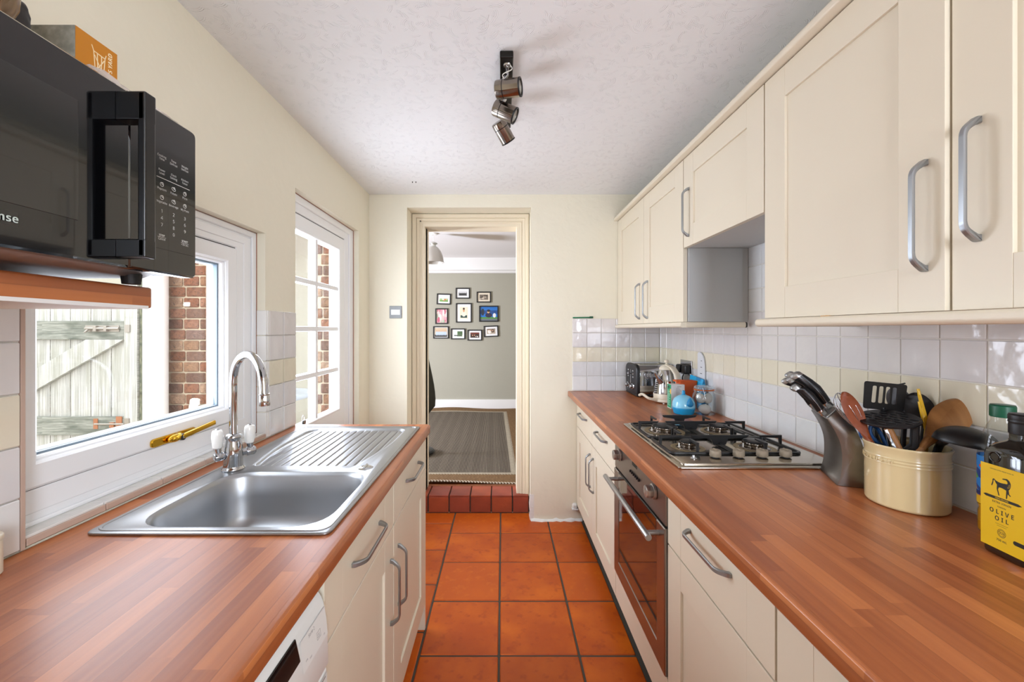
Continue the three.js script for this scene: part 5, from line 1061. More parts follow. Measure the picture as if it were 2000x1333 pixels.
{ // yellow stick
  const p = foot(0.014, -0.02), t = utensil('spreader', 'narrow bright yellow plastic spreader standing upright', p);
  const a = V(...at(1811, 838, 0.99)), b = V(...at(1793, 760, 1.0));
  obj('blade', blade(a.toArray(), b.toArray(), [-0.4, 0, 0.9], (k) => 0.0065 * (1 - k * 0.55), 0.0022), mYellow, t);
  obj('handle', cyl(p, a.toArray(), 0.005, 0.0055, 12, 0.001), mYellow, t);
  obj('rib', blade(at(1803, 826, 0.985), at(1794, 785, 0.99), [0.9, 0, 0.4], (k) => 0.004 * (1 - k * 0.6), 0.002), mYellow, t);
}
{ // large wooden spoon
  const p = foot(-0.018, -0.03), n = at(1803, 872, 0.955), q = at(1888, 783, 0.975), t = utensil('wooden_spoon', 'large worn wooden spoon, the biggest utensil, leaning right', p);
  obj('handle', tube([p, at(1790, 896, 0.955), n, at(1812, 858, 0.957)], 0.0072, 24, 12), mWoodB, t);
  obj('spoon_bowl', blade(at(1799, 877, 0.955), q, [-0.55, 0.35, 0.75], egg2(0.0075, 0.0345, 0.63), 0.009, -0.004), mWoodB, t);
}
{ // scalloped grey masher
  const p = foot(0.04, -0.005), c = V(...at(1848, 772, 1.035)), t = utensil('scalloped_spatula', 'grey flower-shaped spatula at the right of the crock', p);
  const pts = Array.from({ length: 84 }, (_, k) => { const a = k / 84 * 6.2832, r = 0.027 * (1 + 0.13 * Math.abs(Math.cos(a * 2.5))); return [Math.cos(a) * r, Math.sin(a) * r]; });
  const N = V(-0.55, 0.3, 0.78).normalize(), X = V(0, 1, 0).cross(N).normalize(), Y = N.clone().cross(X);
  obj('head', extr(pts, 0.006, c.toArray(), X.toArray(), Y.toArray(), N.toArray(), 0.002), mGreyPl, t);
  obj('handle', cyl(p, c.clone().addScaledVector(Y, -0.02).toArray(), 0.0055, 0.006, 12, 0.002), mGreyPl, t);
}
{ // ladle
  const p = foot(0.03, -0.035), t = utensil('ladle', 'large black ladle hanging over the right rim of the crock', p), c = V(...at(1886, 866, 0.905));
  const g = new THREE.SphereGeometry(0.05, 36, 18, 0, 6.2832, 0, Math.PI / 2), gi = new THREE.SphereGeometry(0.0475, 36, 18, 0, 6.2832, 0, Math.PI / 2);
  for (const q of [g, gi]) { q.scale(1.04, 0.72, 1.04); q.rotateZ(-0.10).rotateX(0.05).translate(c.x, c.y, c.z); }
  obj('bowl', [g, gi, new THREE.TorusGeometry(0.0515, 0.0016, 8, 48).rotateX(Math.PI / 2).rotateZ(-0.10).rotateX(0.05).translate(c.x, c.y, c.z)], mBlackPl, t);
  obj('handle', tube([[c.x - 0.04, c.y + 0.004, c.z - 0.004], at(1834, 872, 0.955), at(1826, 898, 0.965), p], 0.0075, 30, 12), mBlackPl, t);
}
{ // scissors with blue loops
  const p = foot(-0.03, 0.02), t = utensil('kitchen_scissors', 'kitchen scissors with blue loop handles at the left of the crock', p);
  const lp = (pts) => tube(pts, 0.0042, 40, 10, true);
  obj('handle', lp([at(1683, 836, 1.06), at(1681, 849, 1.058), at(1689, 860, 1.055), at(1700, 868, 1.05), at(1698, 854, 1.052), at(1692, 838, 1.058)]), mBluePl, t);
  obj('handle', lp([at(1702, 832, 1.035), at(1700, 846, 1.035), at(1714, 864, 1.03), at(1730, 872, 1.025), at(1724, 856, 1.03), at(1714, 838, 1.035)]), mBluePl, t);
  obj('blade', [cyl(p, at(1712, 870, 1.035), 0.003, 0.006, 10)], M.steel, t);
}
{ // plain stick and a steel edge
  const p = foot(0.0, -0.05), t = utensil('wooden_stick', 'tapered light wooden stick seen under the masher plate', p);
  obj('stick', cyl(p, at(1734, 836, 0.99), 0.0065, 0.0085, 14, 0.002), mWoodB, t);
  const p2 = foot(-0.012, -0.056), t2 = utensil('steel_skewer', 'thin flat steel skewer beside the light wooden stick', p2);
  obj('shaft', blade(p2, at(1730, 840, 0.985), [-0.5, 0, 0.85], () => 0.003, 0.0012), M.steel, t2);
  const p3 = foot(0.012, 0.05), t3 = utensil('blue_spatula', 'blue plastic handle end at the back of the crock', p3);
  obj('handle', [cyl(p3, at(1793, 850, 1.045), 0.006, 0.008, 14, 0.003)], mBluePl, t3);
}

// olive oil bottle, square with rounded edges
{
  const C = [0.9655, WY, -0.757], turn = -0.10, t = thing('olive_oil_bottle', 'tall square dark bottle of olive oil with a yellow label', 'bottle', C, turn), h = 0.0365;
  const ring = (s, y, r) => roundPoly(rect(-s, -s, s, s), r, 6).map(([x, z]) => [x, y, z]);
  const circ = (s, y) => roundPoly(rect(-s, -s, s, s), s * 0.98, 6).map(([x, z]) => [x, y, z]);
  const darkGlass = phy({ color: '#0b0c09', roughness: 0.07, clearcoat: 0.8, clearcoatRoughness: 0.03 });
  obj('body', loft([ring(h - 0.004, 0, 0.009), ring(h - 0.001, 0.002, 0.011), ring(h, 0.006, 0.011), ring(h, 0.190, 0.011), ring(h - 0.0015, 0.199, 0.013), ring(h - 0.007, 0.209, 0.018), circ(0.022, 0.216), circ(0.0185, 0.219), circ(0.0165, 0.223), circ(0.0165, 0.236)], true, true, 0.9), darkGlass, t);
  obj('cap', lathe([[0.0178, 0.232], [0.019, 0.234], [0.019, 0.251], [0.0178, 0.2525], [0.0195, 0.254], [0.0195, 0.257], [0.0185, 0.2585], [0.0195, 0.2595], [0.0195, 0.267], [0.0182, 0.270], [0, 0.270]], 0, 0, 0, 36), M.blackSatin, t);
  const label = canvas(620, 1240, (c, w, h2) => {
    c.fillStyle = '#ecc002'; c.fillRect(0, 0, w, h2); c.fillStyle = '#17140c'; c.textAlign = 'center';
    c.font = 'bold 20px sans-serif'; c.fillText('CERTIFIED EXTRA VIRGIN OLIVE OIL', w / 2, 70);
    // leaping antelope emblem
    c.save(); c.translate(w / 2 - 150, 150); c.beginPath(); c.moveTo(20, 95); c.bezierCurveTo(10, 60, 40, 40, 60, 70); c.bezierCurveTo(110, 95, 160, 90, 200, 80); c.bezierCurveTo(250, 85, 240, 40, 210, 25); c.lineTo(160, 30); c.lineTo(165, 14); c.lineTo(225, 2); c.bezierCurveTo(290, 20, 295, 110, 250, 160); c.lineTo(258, 215); c.lineTo(282, 235); c.lineTo(270, 244); c.lineTo(236, 222); c.lineTo(228, 290); c.lineTo(212, 296); c.lineTo(216, 175); c.bezierCurveTo(170, 160, 130, 155, 110, 165); c.lineTo(100, 200); c.lineTo(122, 282); c.lineTo(106, 284); c.lineTo(80, 195); c.lineTo(84, 130); c.bezierCurveTo(60, 110, 55, 80, 42, 72); c.bezierCurveTo(28, 80, 40, 130, 8, 172); c.lineTo(0, 160); c.closePath(); c.fill(); c.strokeStyle = '#c4a018'; c.lineWidth = 5; c.beginPath(); c.arc(228, 95, 40, -0.6, 1.5); c.stroke(); c.beginPath(); c.arc(228, 95, 26, -0.6, 1.5); c.stroke(); c.restore();
    c.beginPath(); c.moveTo(40, 480); c.lineTo(80, 462); c.lineTo(540, 462); c.lineTo(590, 482); c.lineTo(540, 502); c.lineTo(80, 502); c.closePath(); c.fill();
    c.fillStyle = '#f0c808'; c.font = 'bold 26px sans-serif'; c.fillText('TERRA DELYSSA', w / 2, 492);
    c.fillStyle = '#17140c'; c.font = 'bold 40px sans-serif'; c.fillText('EXTRA VIRGIN', w / 2, 558); c.font = 'bold 26px sans-serif'; c.fillText('TUNISIAN', w / 2, 614);
    c.font = 'bold 92px sans-serif'; c.fillText('O L I V E', w / 2, 715); c.fillText('O I L', w / 2, 815);
    c.fillRect(w / 2 - 90, 858, 180, 4); c.fillRect(w / 2 - 70, 884, 140, 4); c.lineWidth = 6; c.strokeStyle = '#17140c'; c.beginPath(); c.arc(w / 2, 985, 58, 0, 7); c.stroke(); c.beginPath(); c.arc(w / 2, 985, 44, 0, 7); c.stroke(); c.font = 'bold 52px serif'; c.fillText('TD', w / 2, 1003);
    c.font = 'bold 44px sans-serif'; c.fillText('750 mL', w / 2, 1110); c.beginPath(); c.roundRect(470, 1010, 180, 60, 30); c.fill();
  });
  const lm = std({ map: label, roughness: 0.45 });
  obj('label', print(0.0728, 0.156, [-h - 0.0006, 0.0925, 0], '-x'), lm, t, 'yellow paper label');
  obj('label', [print(0.052, 0.156, [0, 0.0925, h + 0.0006], 'z')], std({ color: '#e9c30c', roughness: 0.45 }), t, 'yellow paper label');
  obj('seal', [new THREE.TorusGeometry(0.009, 0.0012, 8, 28).rotateY(Math.PI / 2).translate(-h - 0.0002, 0.186, -0.012), cyl([-h + 0.001, 0.186, -0.012], [-h - 0.0006, 0.186, -0.012], 0.0075, 0.007, 24)], darkGlass, t);
}
// juice bottle with a green cap
{
  const X = 1.034, D = 0.845, t = thing('plastic_bottle', 'clear plastic bottle with a dark green cap behind the dark square bottle', 'bottle', [X, WY, -D]);
  const clear = phy({ color: '#f3f4f2', roughness: 0.03, transmission: 1, thickness: 0, ior: 1.4 });
  obj('body', lathe([[0, 0.001], [0.032, 0.001], [0.0352, 0.006], [0.0352, 0.045], [0.0335, 0.052], [0.0352, 0.058], [0.0352, 0.168], [0.031, 0.2], [0.022, 0.228], [0.0165, 0.238], [0.0165, 0.252]], X, WY, -D, 40), clear, t);
  obj('contents', lathe([[0, 0.003], [0.031, 0.003], [0.034, 0.007], [0.034, 0.044], [0.0323, 0.052], [0.034, 0.058], [0.034, 0.062], [0, 0.062]], X, WY, -D, 36), phy({ color: '#c98a1a', roughness: 0.2 }), t, 'amber liquid');
  obj('cap', lathe([[0.0175, 0.246], [0.0188, 0.248], [0.0188, 0.268], [0.0175, 0.2715], [0, 0.2715]], X, WY, -D, 40), std({ color: '#0e5a3e', roughness: 0.4 }), t, 'dark green screw cap');
  const lb = canvas(512, 256, (c, w, h) => { c.fillStyle = '#2f7fc4'; c.fillRect(0, 0, w, h); seed = 15; for (let i = 0; i < 46; i++) { c.fillStyle = ['#d8482c', '#e9a22c', '#e6e4da', '#1f3d7c', '#6cae4a', '#c73a34'][Math.floor(rnd() * 6)]; c.beginPath(); c.ellipse(rnd() * w, rnd() * h * 0.85, rr(12, 40), rr(8, 26), rnd() * 3, 0, 7); c.fill(); } c.fillStyle = '#1a2b62'; c.fillRect(0, h * 0.74, w, 22); c.fillStyle = '#e2b21f'; c.fillRect(0, h * 0.84, w, 42); });
  obj('label', new THREE.CylinderGeometry(0.0357, 0.0357, 0.1, 44, 1, true).translate(X, WY + 0.113, -D), std({ map: lb, roughness: 0.4 }), t, 'colourful printed label');
}

// ---------------------------------------------------------------- the next room
const FZ = 6.2495, FY = 0.118;
{ // rug
  const t = thing('rug', 'large brown striped rug with a cream border line in the next room', 'rug', [-0.6, FY, -4.6]);
  const W = 2.0, L = 2.97, tx = tex(2048, 1024, (u, v) => {
    const x = u * W, z = v * L, e = Math.min(x, W - x, z, L - z), n = nFine(u * 9, v * 9), n2 = nFine(u * 40, v * 3);
    if (e < 0.012) return mix3([226, 216, 198], [110, 86, 58], Math.floor((x + z) / 0.012) % 2);
    if (e < 0.19) return mix3([92, 64, 34], [142, 108, 66], n * 0.5 + n2 * 0.5);
    if (e < 0.205) return (Math.floor((x + z) / 0.012) % 2) ? [92, 76, 58] : [190, 176, 152];
    if (e < 0.24) return mix3([180, 168, 146], [158, 146, 126], n);
    const s = (x / 0.0128) % 1; return s < 0.42 ? mix3([150, 138, 118], [126, 113, 95], n) : mix3([46, 35, 26], [64, 50, 38], n);
  }, true);
  tx.wrapS = tx.wrapT = THREE.ClampToEdgeWrapping;
  const NX = 60, NZ = 90, pos = [], uv = [], idx = [];
  const hgt = (x, z) => 0.012 + 0.022 * Math.exp(-(((x + 0.52) / 0.42) ** 2)) * (1 - sstep(0.0, 0.25, z)) + 0.03 * Math.exp(-(((x + 0.75) / 0.4) ** 2)) * sstep(2.55, 2.97, z) + 0.018 * Math.exp(-(((x - 0.5) / 0.5) ** 2)) * sstep(2.7, 2.97, z);
  const ca = Math.cos(0.024), sa = Math.sin(0.024);
  for (const dy of [0, -0.009]) for (let j = 0; j <= NZ; j++) for (let i = 0; i <= NX; i++) {
    const u = i / NX, v = j / NZ, lx = (u - 1) * W, lz = v * L, x = 0.315 + lx * ca - lz * sa, d = 3.185 + lz * ca - lx * sa * 0;
    pos.push(x, FY + hgt(x, lz) + dy, -d); uv.push(u, v);
  }
  const O = (NX + 1) * (NZ + 1), q = (a, b, c, d) => idx.push(a, b, c, a, c, d);
  for (let j = 0; j < NZ; j++) for (let i = 0; i < NX; i++) { const a = j * (NX + 1) + i; q(a, a + 1, a + NX + 2, a + NX + 1); q(O + a, O + a + NX + 1, O + a + NX + 2, O + a + 1); }
  for (let i = 0; i < NX; i++) { q(i, O + i, O + i + 1, i + 1); const a = NZ * (NX + 1) + i; q(a, a + 1, O + a + 1, O + a); }
  for (let j = 0; j < NZ; j++) { const a = j * (NX + 1) + NX, b = j * (NX + 1); q(a, O + a, O + a + NX + 1, a + NX + 1); q(b, b + NX + 1, O + b + NX + 1, O + b); }
  const g = new THREE.BufferGeometry(); g.setAttribute('position', new THREE.Float32BufferAttribute(pos, 3)); g.setAttribute('uv', new THREE.Float32BufferAttribute(uv, 2)); g.setIndex(idx); g.computeVertexNormals();
  obj('pile', toCreasedNormals(g, 0.8), std({ map: tx, roughness: 0.95, bumpMap: again(texPlaster, 30, 40), bumpScale: 0.003 }), t);
}
{ // pendant lamp
  const X = -0.79, D = 4.66, top = 2.427, t = thing('pendant_lamp', 'grey metal dome pendant lamp hanging in the next room', 'lamp', [X, top, -D]);
  obj('ceiling_rose', lathe([[0, 0], [0.012, -0.022], [0.045, -0.014], [0.05, -0.004], [0.05, 0], [0, 0]].map(([r, y]) => [r, y]).reverse(), X, top, -D, 32), M.white, t);
  obj('flex', cyl([X, top - 0.015, -D], [X, 2.325, -D], 0.003, 0.003, 8), M.white, t);
  obj('gallery', lathe([[0, 0.0], [0.03, 0.0], [0.045, -0.012], [0.046, -0.02], [0.028, -0.022], [0.028, -0.05], [0.044, -0.056]], X, 2.325, -D, 32), phy({ color: '#cfcfca', metalness: 0.8, roughness: 0.3 }), t);
  const pr = [[0.043, 2.272], [0.06, 2.255], [0.085, 2.22], [0.102, 2.18], [0.112, 2.14], [0.116, 2.105], [0.121, 2.098], [0.121, 2.092]];
  obj('shade', lathe([...pr, ...pr.map(([r, y]) => [r - 0.002, y]).reverse()], X, 0, -D, 44), std({ color: '#b9b4ac', roughness: 0.3, metalness: 0.25 }), t);
  obj('bulb', new THREE.SphereGeometry(0.03, 18, 12).translate(X, 2.19, -D), M.ceramicWhite, t);
}
{ // dark coat hanging at the left, seen past the door lining
  const X = -0.80, D = 3.95, t = thing('coat', 'dark olive coat on a stand, showing at the left edge of the doorway', 'coat', [X, FY, -D]);
  const rings = []; seed = 14; const n = 26;
  for (let j = 0; j <= 12; j++) { const k = j / 12, y = 1.36 - k * 0.84, w = 0.03 + 0.088 * sstep(0, 0.85, k) - 0.06 * sstep(0.9, 1, k); rings.push(Array.from({ length: n }, (_, i) => { const a = i / n * 6.2832, f = 1 + 0.18 * Math.sin(a * 5 + k * 2) * k; return [X + 0.015 + Math.cos(a) * w * f, y + 0.02 * Math.sin(a * 3) * k, -D + Math.sin(a) * w * f]; })); }
  obj('cloth', loft(rings, true, true, 1.4), std({ color: '#35332a', roughness: 0.95 }), t);
  obj('stand', [cyl([X, FY + 0.03, -D], [X, 1.40, -D], 0.012, 0.012, 14), cyl([X, FY + 0.032, -D], [X, FY + 0.05, -D], 0.14, 0.13, 28, 0.004)], M.blackSatin, t);
}
// framed photographs
const PIC = [
  [867, 584.7, 27.4, 20.9, -0.03, 'small framed photo of figures on grass, upper left of the group', 0.2],
  [904, 573.4, 27.6, 21.0, 0, 'topmost framed photo, black and white, of a seated group', 0.2],
  [945, 580.9, 27.8, 21.2, 0, 'small framed photo in brown tones, upper right of the group', 0.2],
  [862.8, 618, 24.7, 30.4, 0, 'upright framed photo in pinks with no mount, at the left of the group', 0],
  [906, 611.6, 30.8, 37.9, 0, 'upright framed photo of a child in a pale top, in the middle', 0.2],
  [954.7, 613.4, 37.7, 31.2, 0, 'widest framed photo, bright blue background, at the right', 0],
  [861.5, 649.7, 30.4, 24, 0, 'framed photo of a row of standing people, lower left', 0.05],
  [894.8, 652.6, 28, 21.2, 0, 'framed photo of a green garden view in the bottom row, second from the left', 0.2],
  [927.4, 655, 28.4, 21.2, 0, 'framed dark photo with white figures in the bottom row, third from the left', 0.2],
  [959.2, 647.5, 28.4, 21.7, 0.04, 'slightly tilted framed photo of two people, at the right end of the bottom row', 0.22],
];
seed = 404;
PIC.forEach(([px, py, pw, ph, tilt, label, mount], i) => {
  const s = FZ / F, [x, y] = at(px, py, FZ), w = pw * s, h = ph * s;
  const t = thing('picture_frame', label, 'picture', [x, y, -FZ], 0, 'black framed photographs on the grey-green wall');
  t.rotation.z = tilt; origins.set(t, null);
  const b = 0.016;
  obj('frame', extr(rect(-w / 2, -h / 2, w / 2, h / 2), 0.022, [0, 0, 0], [1, 0, 0], yB, [0, 0, 1], 0.002, [rect(-w / 2 + b, -h / 2 + b, w / 2 - b, h / 2 - b)]), M.blackSatin, t);
  const iw = w - 2 * b, ih = h - 2 * b, m = mount * Math.min(iw, ih);
  if (m) obj('mount', new THREE.BoxGeometry(iw, ih, 0.003).translate(0, 0, 0.006), std({ color: i === 2 ? '#e9dcc4' : '#f1efec', roughness: 0.8 }), t);
  const photo = canvas(200, 160, (c, W, H) => {
    const bg = ['#a8c08a', '#8c8c8c', '#75695c', '#d9b9b4', '#e6dcc0', '#1f6fc0', '#cdb79a', '#9fb08f', '#3a2622', '#b7a58f'][i]; c.fillStyle = bg; c.fillRect(0, 0, W, H);
    const blob = (col, x0, y0, a, b2) => { c.fillStyle = col; c.beginPath(); c.ellipse(x0, y0, a, b2, 0, 0, 7); c.fill(); };
    const R = (k) => rr(0, k);
    if (i === 0) { c.fillStyle = '#dfe8ee'; c.fillRect(0, 0, W, 60); c.fillStyle = '#6f9b4c'; c.fillRect(0, 110, W, 50); for (let k = 0; k < 6; k++) blob(['#c9583f', '#f0efe9', '#d9a07c'][k % 3], 60 + R(100), 80 + R(40), 12, 22); }
    if (i === 1) { c.fillStyle = '#d4d4d4'; c.fillRect(0, 0, W, 55); for (let k = 0; k < 4; k++) { blob('#2e2e2e', 40 + k * 40, 110, 24, 36); blob('#c0c0c0', 40 + k * 40, 66, 10, 12); } }
    if (i === 2) { for (let k = 0; k < 12; k++) blob(['#3c342d', '#c9bba6', '#5b5046'][k % 3], R(W), R(H), 10 + R(24), 8 + R(20)); }
    if (i === 3) { for (let k = 0; k < 24; k++) blob(['#c25a72', '#f0e3da', '#e09aa6', '#a9bfa2'][k % 4], R(W), R(H), 8 + R(16), 14 + R(26)); }
    if (i === 4) { c.fillStyle = '#2f4a44'; c.fillRect(20, 112, 160, 34); blob('#efe4cc', 100, 92, 52, 38); blob('#d9a67c', 100, 44, 24, 28); blob('#4a3426', 100, 24, 25, 14); for (const q of [-9, 9]) blob('#2b1d16', 100 + q, 44, 3, 3); c.fillStyle = '#8c4a3c'; c.fillRect(92, 57, 16, 3); }
    if (i === 5) { c.fillStyle = '#174a8c'; c.fillRect(0, 40, W, 40); c.fillStyle = '#4f8f3a'; c.fillRect(0, 118, W, 20); c.fillStyle = '#6d747a'; c.fillRect(0, 136, W, 24); blob('#1b2a3a', 30, 60, 18, 40); blob('#e8e8e6', 165, 98, 18, 26); blob('#2a2140', 100, 96, 40, 26); blob('#e0b070', 95, 58, 15, 16); blob('#23201f', 98, 44, 20, 14); }
    if (i === 6) { c.fillStyle = '#3d3a38'; c.fillRect(0, 120, W, 40); for (let k = 0; k < 7; k++) { blob('#b9cbe0', 26 + k * 25, 98, 12, 36); blob('#c99a78', 26 + k * 25, 52, 8, 10); } }
    if (i === 7) { c.fillStyle = '#dfe4dd'; c.fillRect(0, 0, 80, H); c.fillStyle = '#4f6a46'; c.fillRect(90, 0, 110, 110); for (let k = 0; k < 8; k++) blob('#2b332c', 20 + k * 22, 130, 12, 16); }
    if (i === 8) { c.fillStyle = '#6d2a20'; c.fillRect(0, 0, W, 50); for (let k = 0; k < 6; k++) blob(['#efe7dc', '#2a1c1a', '#c98d6a'][k % 3], 30 + R(140), 80 + R(50), 13, 20); }
    if (i === 9) { blob('#efe9e0', 60, 95, 40, 55); blob('#3a2c26', 140, 70, 36, 46); blob('#d8a98a', 84, 55, 18, 22); blob('#caa184', 138, 62, 18, 24); c.fillStyle = '#5c4334'; c.fillRect(0, 0, W, 20); }
  });
  const pw2 = iw - 2 * m, ph2 = ih - 2 * m;
  const pg = new THREE.PlaneGeometry(pw2, ph2).translate(0, 0, m ? 0.0079 : 0.006);
  obj('photo', pg, phy({ map: photo, roughness: 0.3, clearcoat: 0.3 }), t);
});

// ---------------------------------------------------------------- outside the window and the garden door
struct('ground', box(-9, -1.06, -0.2, -0.02, -6, 12, 0), std({ color: '#c9c2b6', roughness: 0.95, bumpMap: again(texPlaster, 2, 2), bumpScale: 0.01 }));
seed = 1212;
const brickTex = [[[122, 82, 64], [168, 122, 96]], [[132, 104, 86], [178, 148, 120]], [[100, 78, 72], [144, 114, 100]]].map(([a, b], i) => tex(128, 128, (u, v) => mix3(mix3(a, b, clamp(nMid(u, v) * 1.5 - 0.25, 0, 1)), [70, 58, 54], clamp((nSpot(u + i * 0.3, v) - 0.68) * 4, 0, 0.8)), true, [5, 5]));
const brickMats = brickTex.map((t) => std({ map: t, roughness: 0.92, bumpMap: again(texPlaster, 9, 9), bumpScale: 0.012 })), bTints = ['#ffffff', '#f2e4d6', '#e6cfbe', '#d9cabc'];
const brickAll = brickMats.flatMap((m) => bTints.map((c) => { const k = m.clone(); k.color.set(c); return k; }));
const mortar = std({ color: '#cbbda4', roughness: 0.95, bumpMap: again(texPlaster, 10, 10), bumpScale: 0.004 });
const brickGeo = { s: cbox(0.215, 0.065, 0.05, 0.006), h: cbox(0.1025, 0.065, 0.05, 0.006) };
const rearWall = struct('wall_outside', [plateZ([[-2.62, -0.02], [-2.08, -0.02], [-2.08, 2.5], [-2.62, 2.5]], 2.86, 3.1), plateZ([[-1.30, -0.02], [-1.06, -0.02], [-1.06, 2.5], [-1.30, 2.5]], 2.86, 3.1), plateZ(rect(-4.2, 2.32, -1.06, 5.2), 2.86, 3.1), plateZ(rect(-2.08, -0.02, -1.30, 0.62), 2.86, 3.1)], mortar);
// Flemish bond, seen through the window and past the door
const rest = [];
for (const [x0, x1, n0, n1] of [[-2.60, -2.075, 8, 28], [-1.305, -1.075, 2, 27]]) for (let r = n0; r < n1; r++) {
  const y = -0.02 + r * 0.075 + 0.0375; let x = x0 - (r % 2 ? 0.06 : 0.19), long = r % 2 === 0;
  while (x < x1) {
    const L = long ? 0.215 : 0.1025, a = Math.max(x, x0), b = Math.min(x + L, x1);
    if (b - a > 0.03) {
      const k = (b - a).toFixed(3); if (!brickGeo[k]) brickGeo[k] = Math.abs(b - a - 0.215) < 1e-3 ? brickGeo.s : Math.abs(b - a - 0.1025) < 1e-3 ? brickGeo.h : cbox(b - a, 0.065, 0.05, 0.006);
      place('brick', brickGeo[k], brickAll[Math.floor(rnd() * 12)], rearWall, [(a + b) / 2, y, -2.872 + rr(-0.003, 0.003)], [rr(-0.01, 0.01), rr(-0.01, 0.01), rr(-0.008, 0.008)]);
    }
    x += L + 0.01; long = !long;
  }
}
// the return of the brick jamb beside the neighbouring glazed doors
for (let r = 8; r < 28; r++) { const y = -0.02 + r * 0.075 + 0.0375, L = r % 2 ? 0.215 : 0.1025; place('brick', r % 2 ? brickGeo.s : brickGeo.h, brickAll[Math.floor(rnd() * 12)], rearWall, [-2.088, y, -(2.853 + L / 2)], [0, Math.PI / 2, 0]); }
for (let i = 0; i < 3; i++) { const q = [[-2.20, 1.49], [-2.13, 0.80], [-2.155, 0.75]][i]; rest.push(crumple([0.05, 0.05, 0.06][i], [0.03, 0.05, 0.10][i], 0.01, 80 + i, 0.7).translate(q[0], q[1], -2.846)); }
obj('mortar_smear', rest, std({ color: '#e8e0d2', roughness: 0.95 }), rearWall);
// upper storeys and far side: plain render
// white glazed doors of the neighbouring room, beside the kitchen door
{
  const t = structGroup('window_4');
  obj('frame', [plateZ(rect(-2.07, 0.62, -1.305, 2.32), 2.93, 3.0, 0.004, [rect(-2.00, 0.86, -1.51, 2.0), rect(-1.45, 0.86, -1.365, 2.0)])], M.upvc, t);
  for (const [x0, x1] of [[-2.0, -1.51], [-1.45, -1.365]]) obj('pane', box(x0, x1, 0.86, 2.0, 2.96, 2.963, 0), phy({ color: '#8d9a90', roughness: 0.12, clearcoat: 0.3 }), t);  // grey-green colour stands in for greenery reflected in the glass
  obj('sill', box(-2.075, -1.30, 0.585, 0.62, 2.78, 2.96, 0.004), M.white, t);
}
const fbm8 = [0, 1, 2].map((k) => fbm(22, 3, 4, 200 + k));
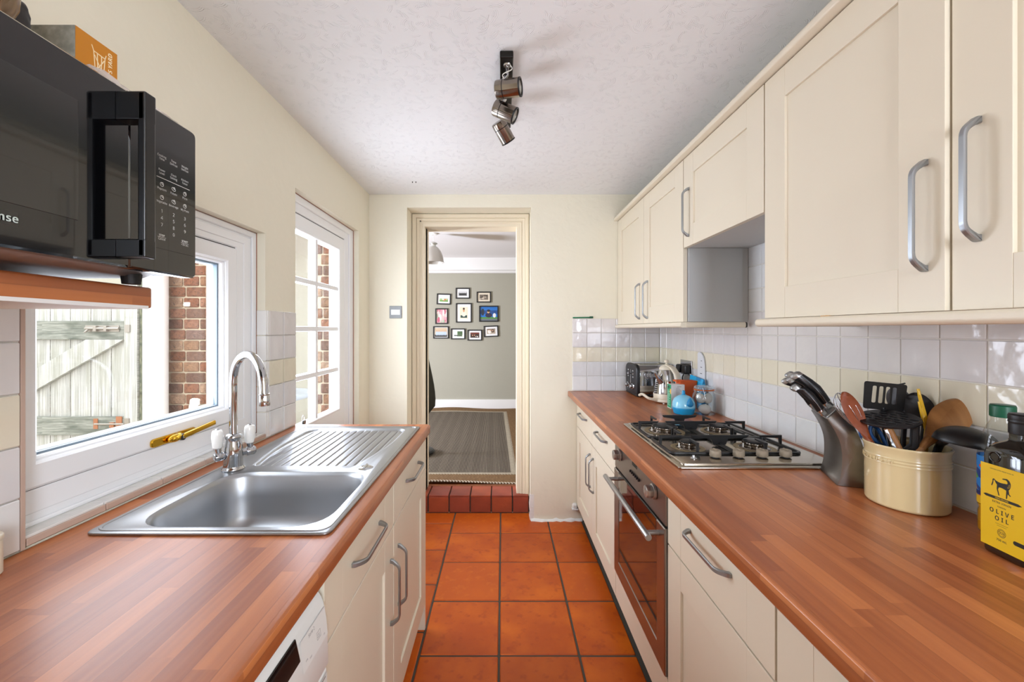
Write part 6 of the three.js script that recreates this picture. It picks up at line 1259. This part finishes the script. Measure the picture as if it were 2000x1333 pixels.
// timber boarded gate with its post, seen through the window
{
  const wood = [0, 1, 2].map((k) => std({ map: tex(128, 512, (u, v) => { const g = fbm8[k](u, v), s = nMid(u * 0.7 + k * 0.3, v * 0.6); return mix3(mix3([205, 205, 199], [150, 150, 143], clamp(g * 1.4 - 0.25, 0, 1)), [152, 152, 138], clamp((s - 0.55) * 2.2, 0, 0.6)); }, true, [7, 1.2]), roughness: 0.95, bumpMap: again(texPlaster, 8, 2), bumpScale: 0.003 }));
  const dark = std({ map: tex(256, 64, (u, v) => { const g = nFine(u * 0.5, v * 3), s = nMid(u, v); return mix3(mix3([168, 169, 158], [108, 112, 103], clamp(g * 1.5 - 0.3, 0, 1)), [82, 88, 78], clamp((s - 0.45) * 2, 0, 0.8)); }, true, [1.6, 5]), roughness: 0.95 });
  const t = thing('timber_gate', 'weathered grey boarded timber gate with diagonal braces outside the window', 'gate', [-2.9, 0, -2.8]);
  const edges = [-3.24, -3.10, -2.962, -2.822, -2.682, -2.562];
  for (let i = 0; i < 5; i++) obj('board', box(edges[i], edges[i + 1] - 0.004, 0.06, 1.55 + (i % 2) * 0.004, 2.80, 2.822, 0.003), wood[i % 3], t);
  for (const [y0, y1] of [[1.262, 1.388], [0.612, 0.735]]) obj('rail', box(-3.24, -2.57, y0, y1, 2.772, 2.80, 0.003), dark, t);
  obj('brace', plateZ([[-3.24, 0.878], [-3.24, 1.02], [-2.83, 1.262], [-2.573, 1.262]], 2.772, 2.799, 0.002), wood[0], t);
  obj('brace', plateZ([[-3.24, 0.228], [-3.24, 0.37], [-2.83, 0.612], [-2.573, 0.612]], 2.772, 2.799, 0.002), wood[1], t);
  const zinc = std({ color: '#a9a39a', metalness: 0.8, roughness: 0.45 }), rust = std({ color: '#a8714f', metalness: 0.3, roughness: 0.8 });
  const b = obj('bolt', [box(-2.83, -2.60, 1.315, 1.358, 2.768, 2.772, 0.001), cyl([-2.82, 1.337, -2.758], [-2.59, 1.337, -2.758], 0.0085, 0.0085, 14, 0.001), box(-2.76, -2.74, 1.318, 1.355, 2.749, 2.77, 0.002), box(-2.69, -2.67, 1.318, 1.355, 2.749, 2.77, 0.002), cyl([-2.80, 1.33, -2.757], [-2.80, 1.31, -2.735], 0.006, 0.006, 10)], zinc, t, 'galvanised sliding bolt');
  const l = obj('latch', [box(-2.775, -2.745, 0.655, 0.725, 2.768, 2.772, 0.001), box(-2.62, -2.58, 0.64, 0.74, 2.766, 2.772, 0.001), box(-2.66, -2.63, 0.665, 0.70, 2.76, 2.772, 0.001)], rust, t, 'rusty latch plates');
  obj('latch_bar', cyl([-2.76, 0.69, -2.762], [-2.56, 0.69, -2.762], 0.006, 0.006, 12), zinc, l);
  const p = thing('gate_post', 'pale square timber post that the gate closes against', 'post', [-2.495, 0, -2.80]);
  obj('post', box(-2.560, -2.470, -0.02, 1.95, 2.76, 2.86, 0.004), wood[2], p);
  obj('keep', [box(-2.55, -2.515, 1.312, 1.362, 2.752, 2.7605, 0.001), box(-2.55, -2.52, 0.64, 0.73, 2.752, 2.7605, 0.001)], zinc, p);
  const s = thing('wall_batten', 'dark mossy timber batten between the gate post and the white downpipe', 'batten', [-2.43, 0, -2.80]);
  obj('board', box(-2.4695, -2.43, -0.02, 1.95, 2.775, 2.86, 0.002), std({ map: tex(64, 256, (u, v) => mix3([78, 84, 70], [150, 148, 122], clamp(nFine(u, v) * 1.4 - 0.3, 0, 1)), true, [5, 3]), roughness: 1 }), s);
}
{ // white downpipe
  const X = -2.335, D = 2.75, t = thing('downpipe', 'thick white round downpipe in front of the brick wall', 'pipe', [X, 0, -D]);
  obj('pipe', cyl([X, -0.02, -D], [X, 3.4, -D], 0.068, 0.068, 36), phy({ color: '#eef0f0', roughness: 0.35 }), t);
  for (const y of [0.5, 1.75]) obj('bracket', lathe([[0.068, 0], [0.074, 0.002], [0.074, 0.028], [0.068, 0.03]], X, y, -D, 36), M.white, t);
}
{ // garden table with a curved grey top by the door
  const X = -1.30, D = 2.35, t = thing('garden_table', 'grey round garden table outside the glazed door', 'table', [X, -0.02, -D]);
  obj('top', lathe([[0, 0.96], [0.16, 0.965], [0.19, 0.985], [0.195, 0.985], [0.17, 0.955], [0.10, 0.935], [0, 0.93]].reverse(), X, -0.02, -D, 40), std({ color: '#9fa3a4', roughness: 0.5 }), t);
  obj('pedestal', lathe([[0, 0.932], [0.03, 0.932], [0.022, 0.6], [0.022, 0.06], [0.16, 0.02], [0.16, 0], [0, 0]], X, -0.02, -D, 30), std({ color: '#b4b7b6', roughness: 0.5 }), t);
}
{ // timber gallows bracket of a little porch roof, seen through the upper panes
  const t = thing('porch_bracket', 'orange-brown diagonal timber strut seen through the upper door panes', 'strut', [-1.72, 1.9, -2.84]);
  obj('strut', extr(roundPoly(rect(0, -0.03, 0.62, 0.03), 0.004), 0.05, [-1.78, 1.62, -2.80], [0.62, 0.785, 0], [-0.785, 0.62, 0], [0, 0, 1], 0.003), std({ color: '#c98a64', roughness: 0.85 }), t);
  obj('wall_plate', box(-1.81, -1.76, 1.5, 2.3, 2.80, 2.86, 0.004), std({ color: '#c98a64', roughness: 0.85 }), t);
}
// boundary wall and hedge on the far side of the yard: these are what the panes and the light see to the left
struct('wall_boundary', box(-4.6, -4.4, -0.02, 1.7, -4, 2.8, 0), std({ color: '#cfc6b8', roughness: 0.95 }));

renderer.render(scene, camera);
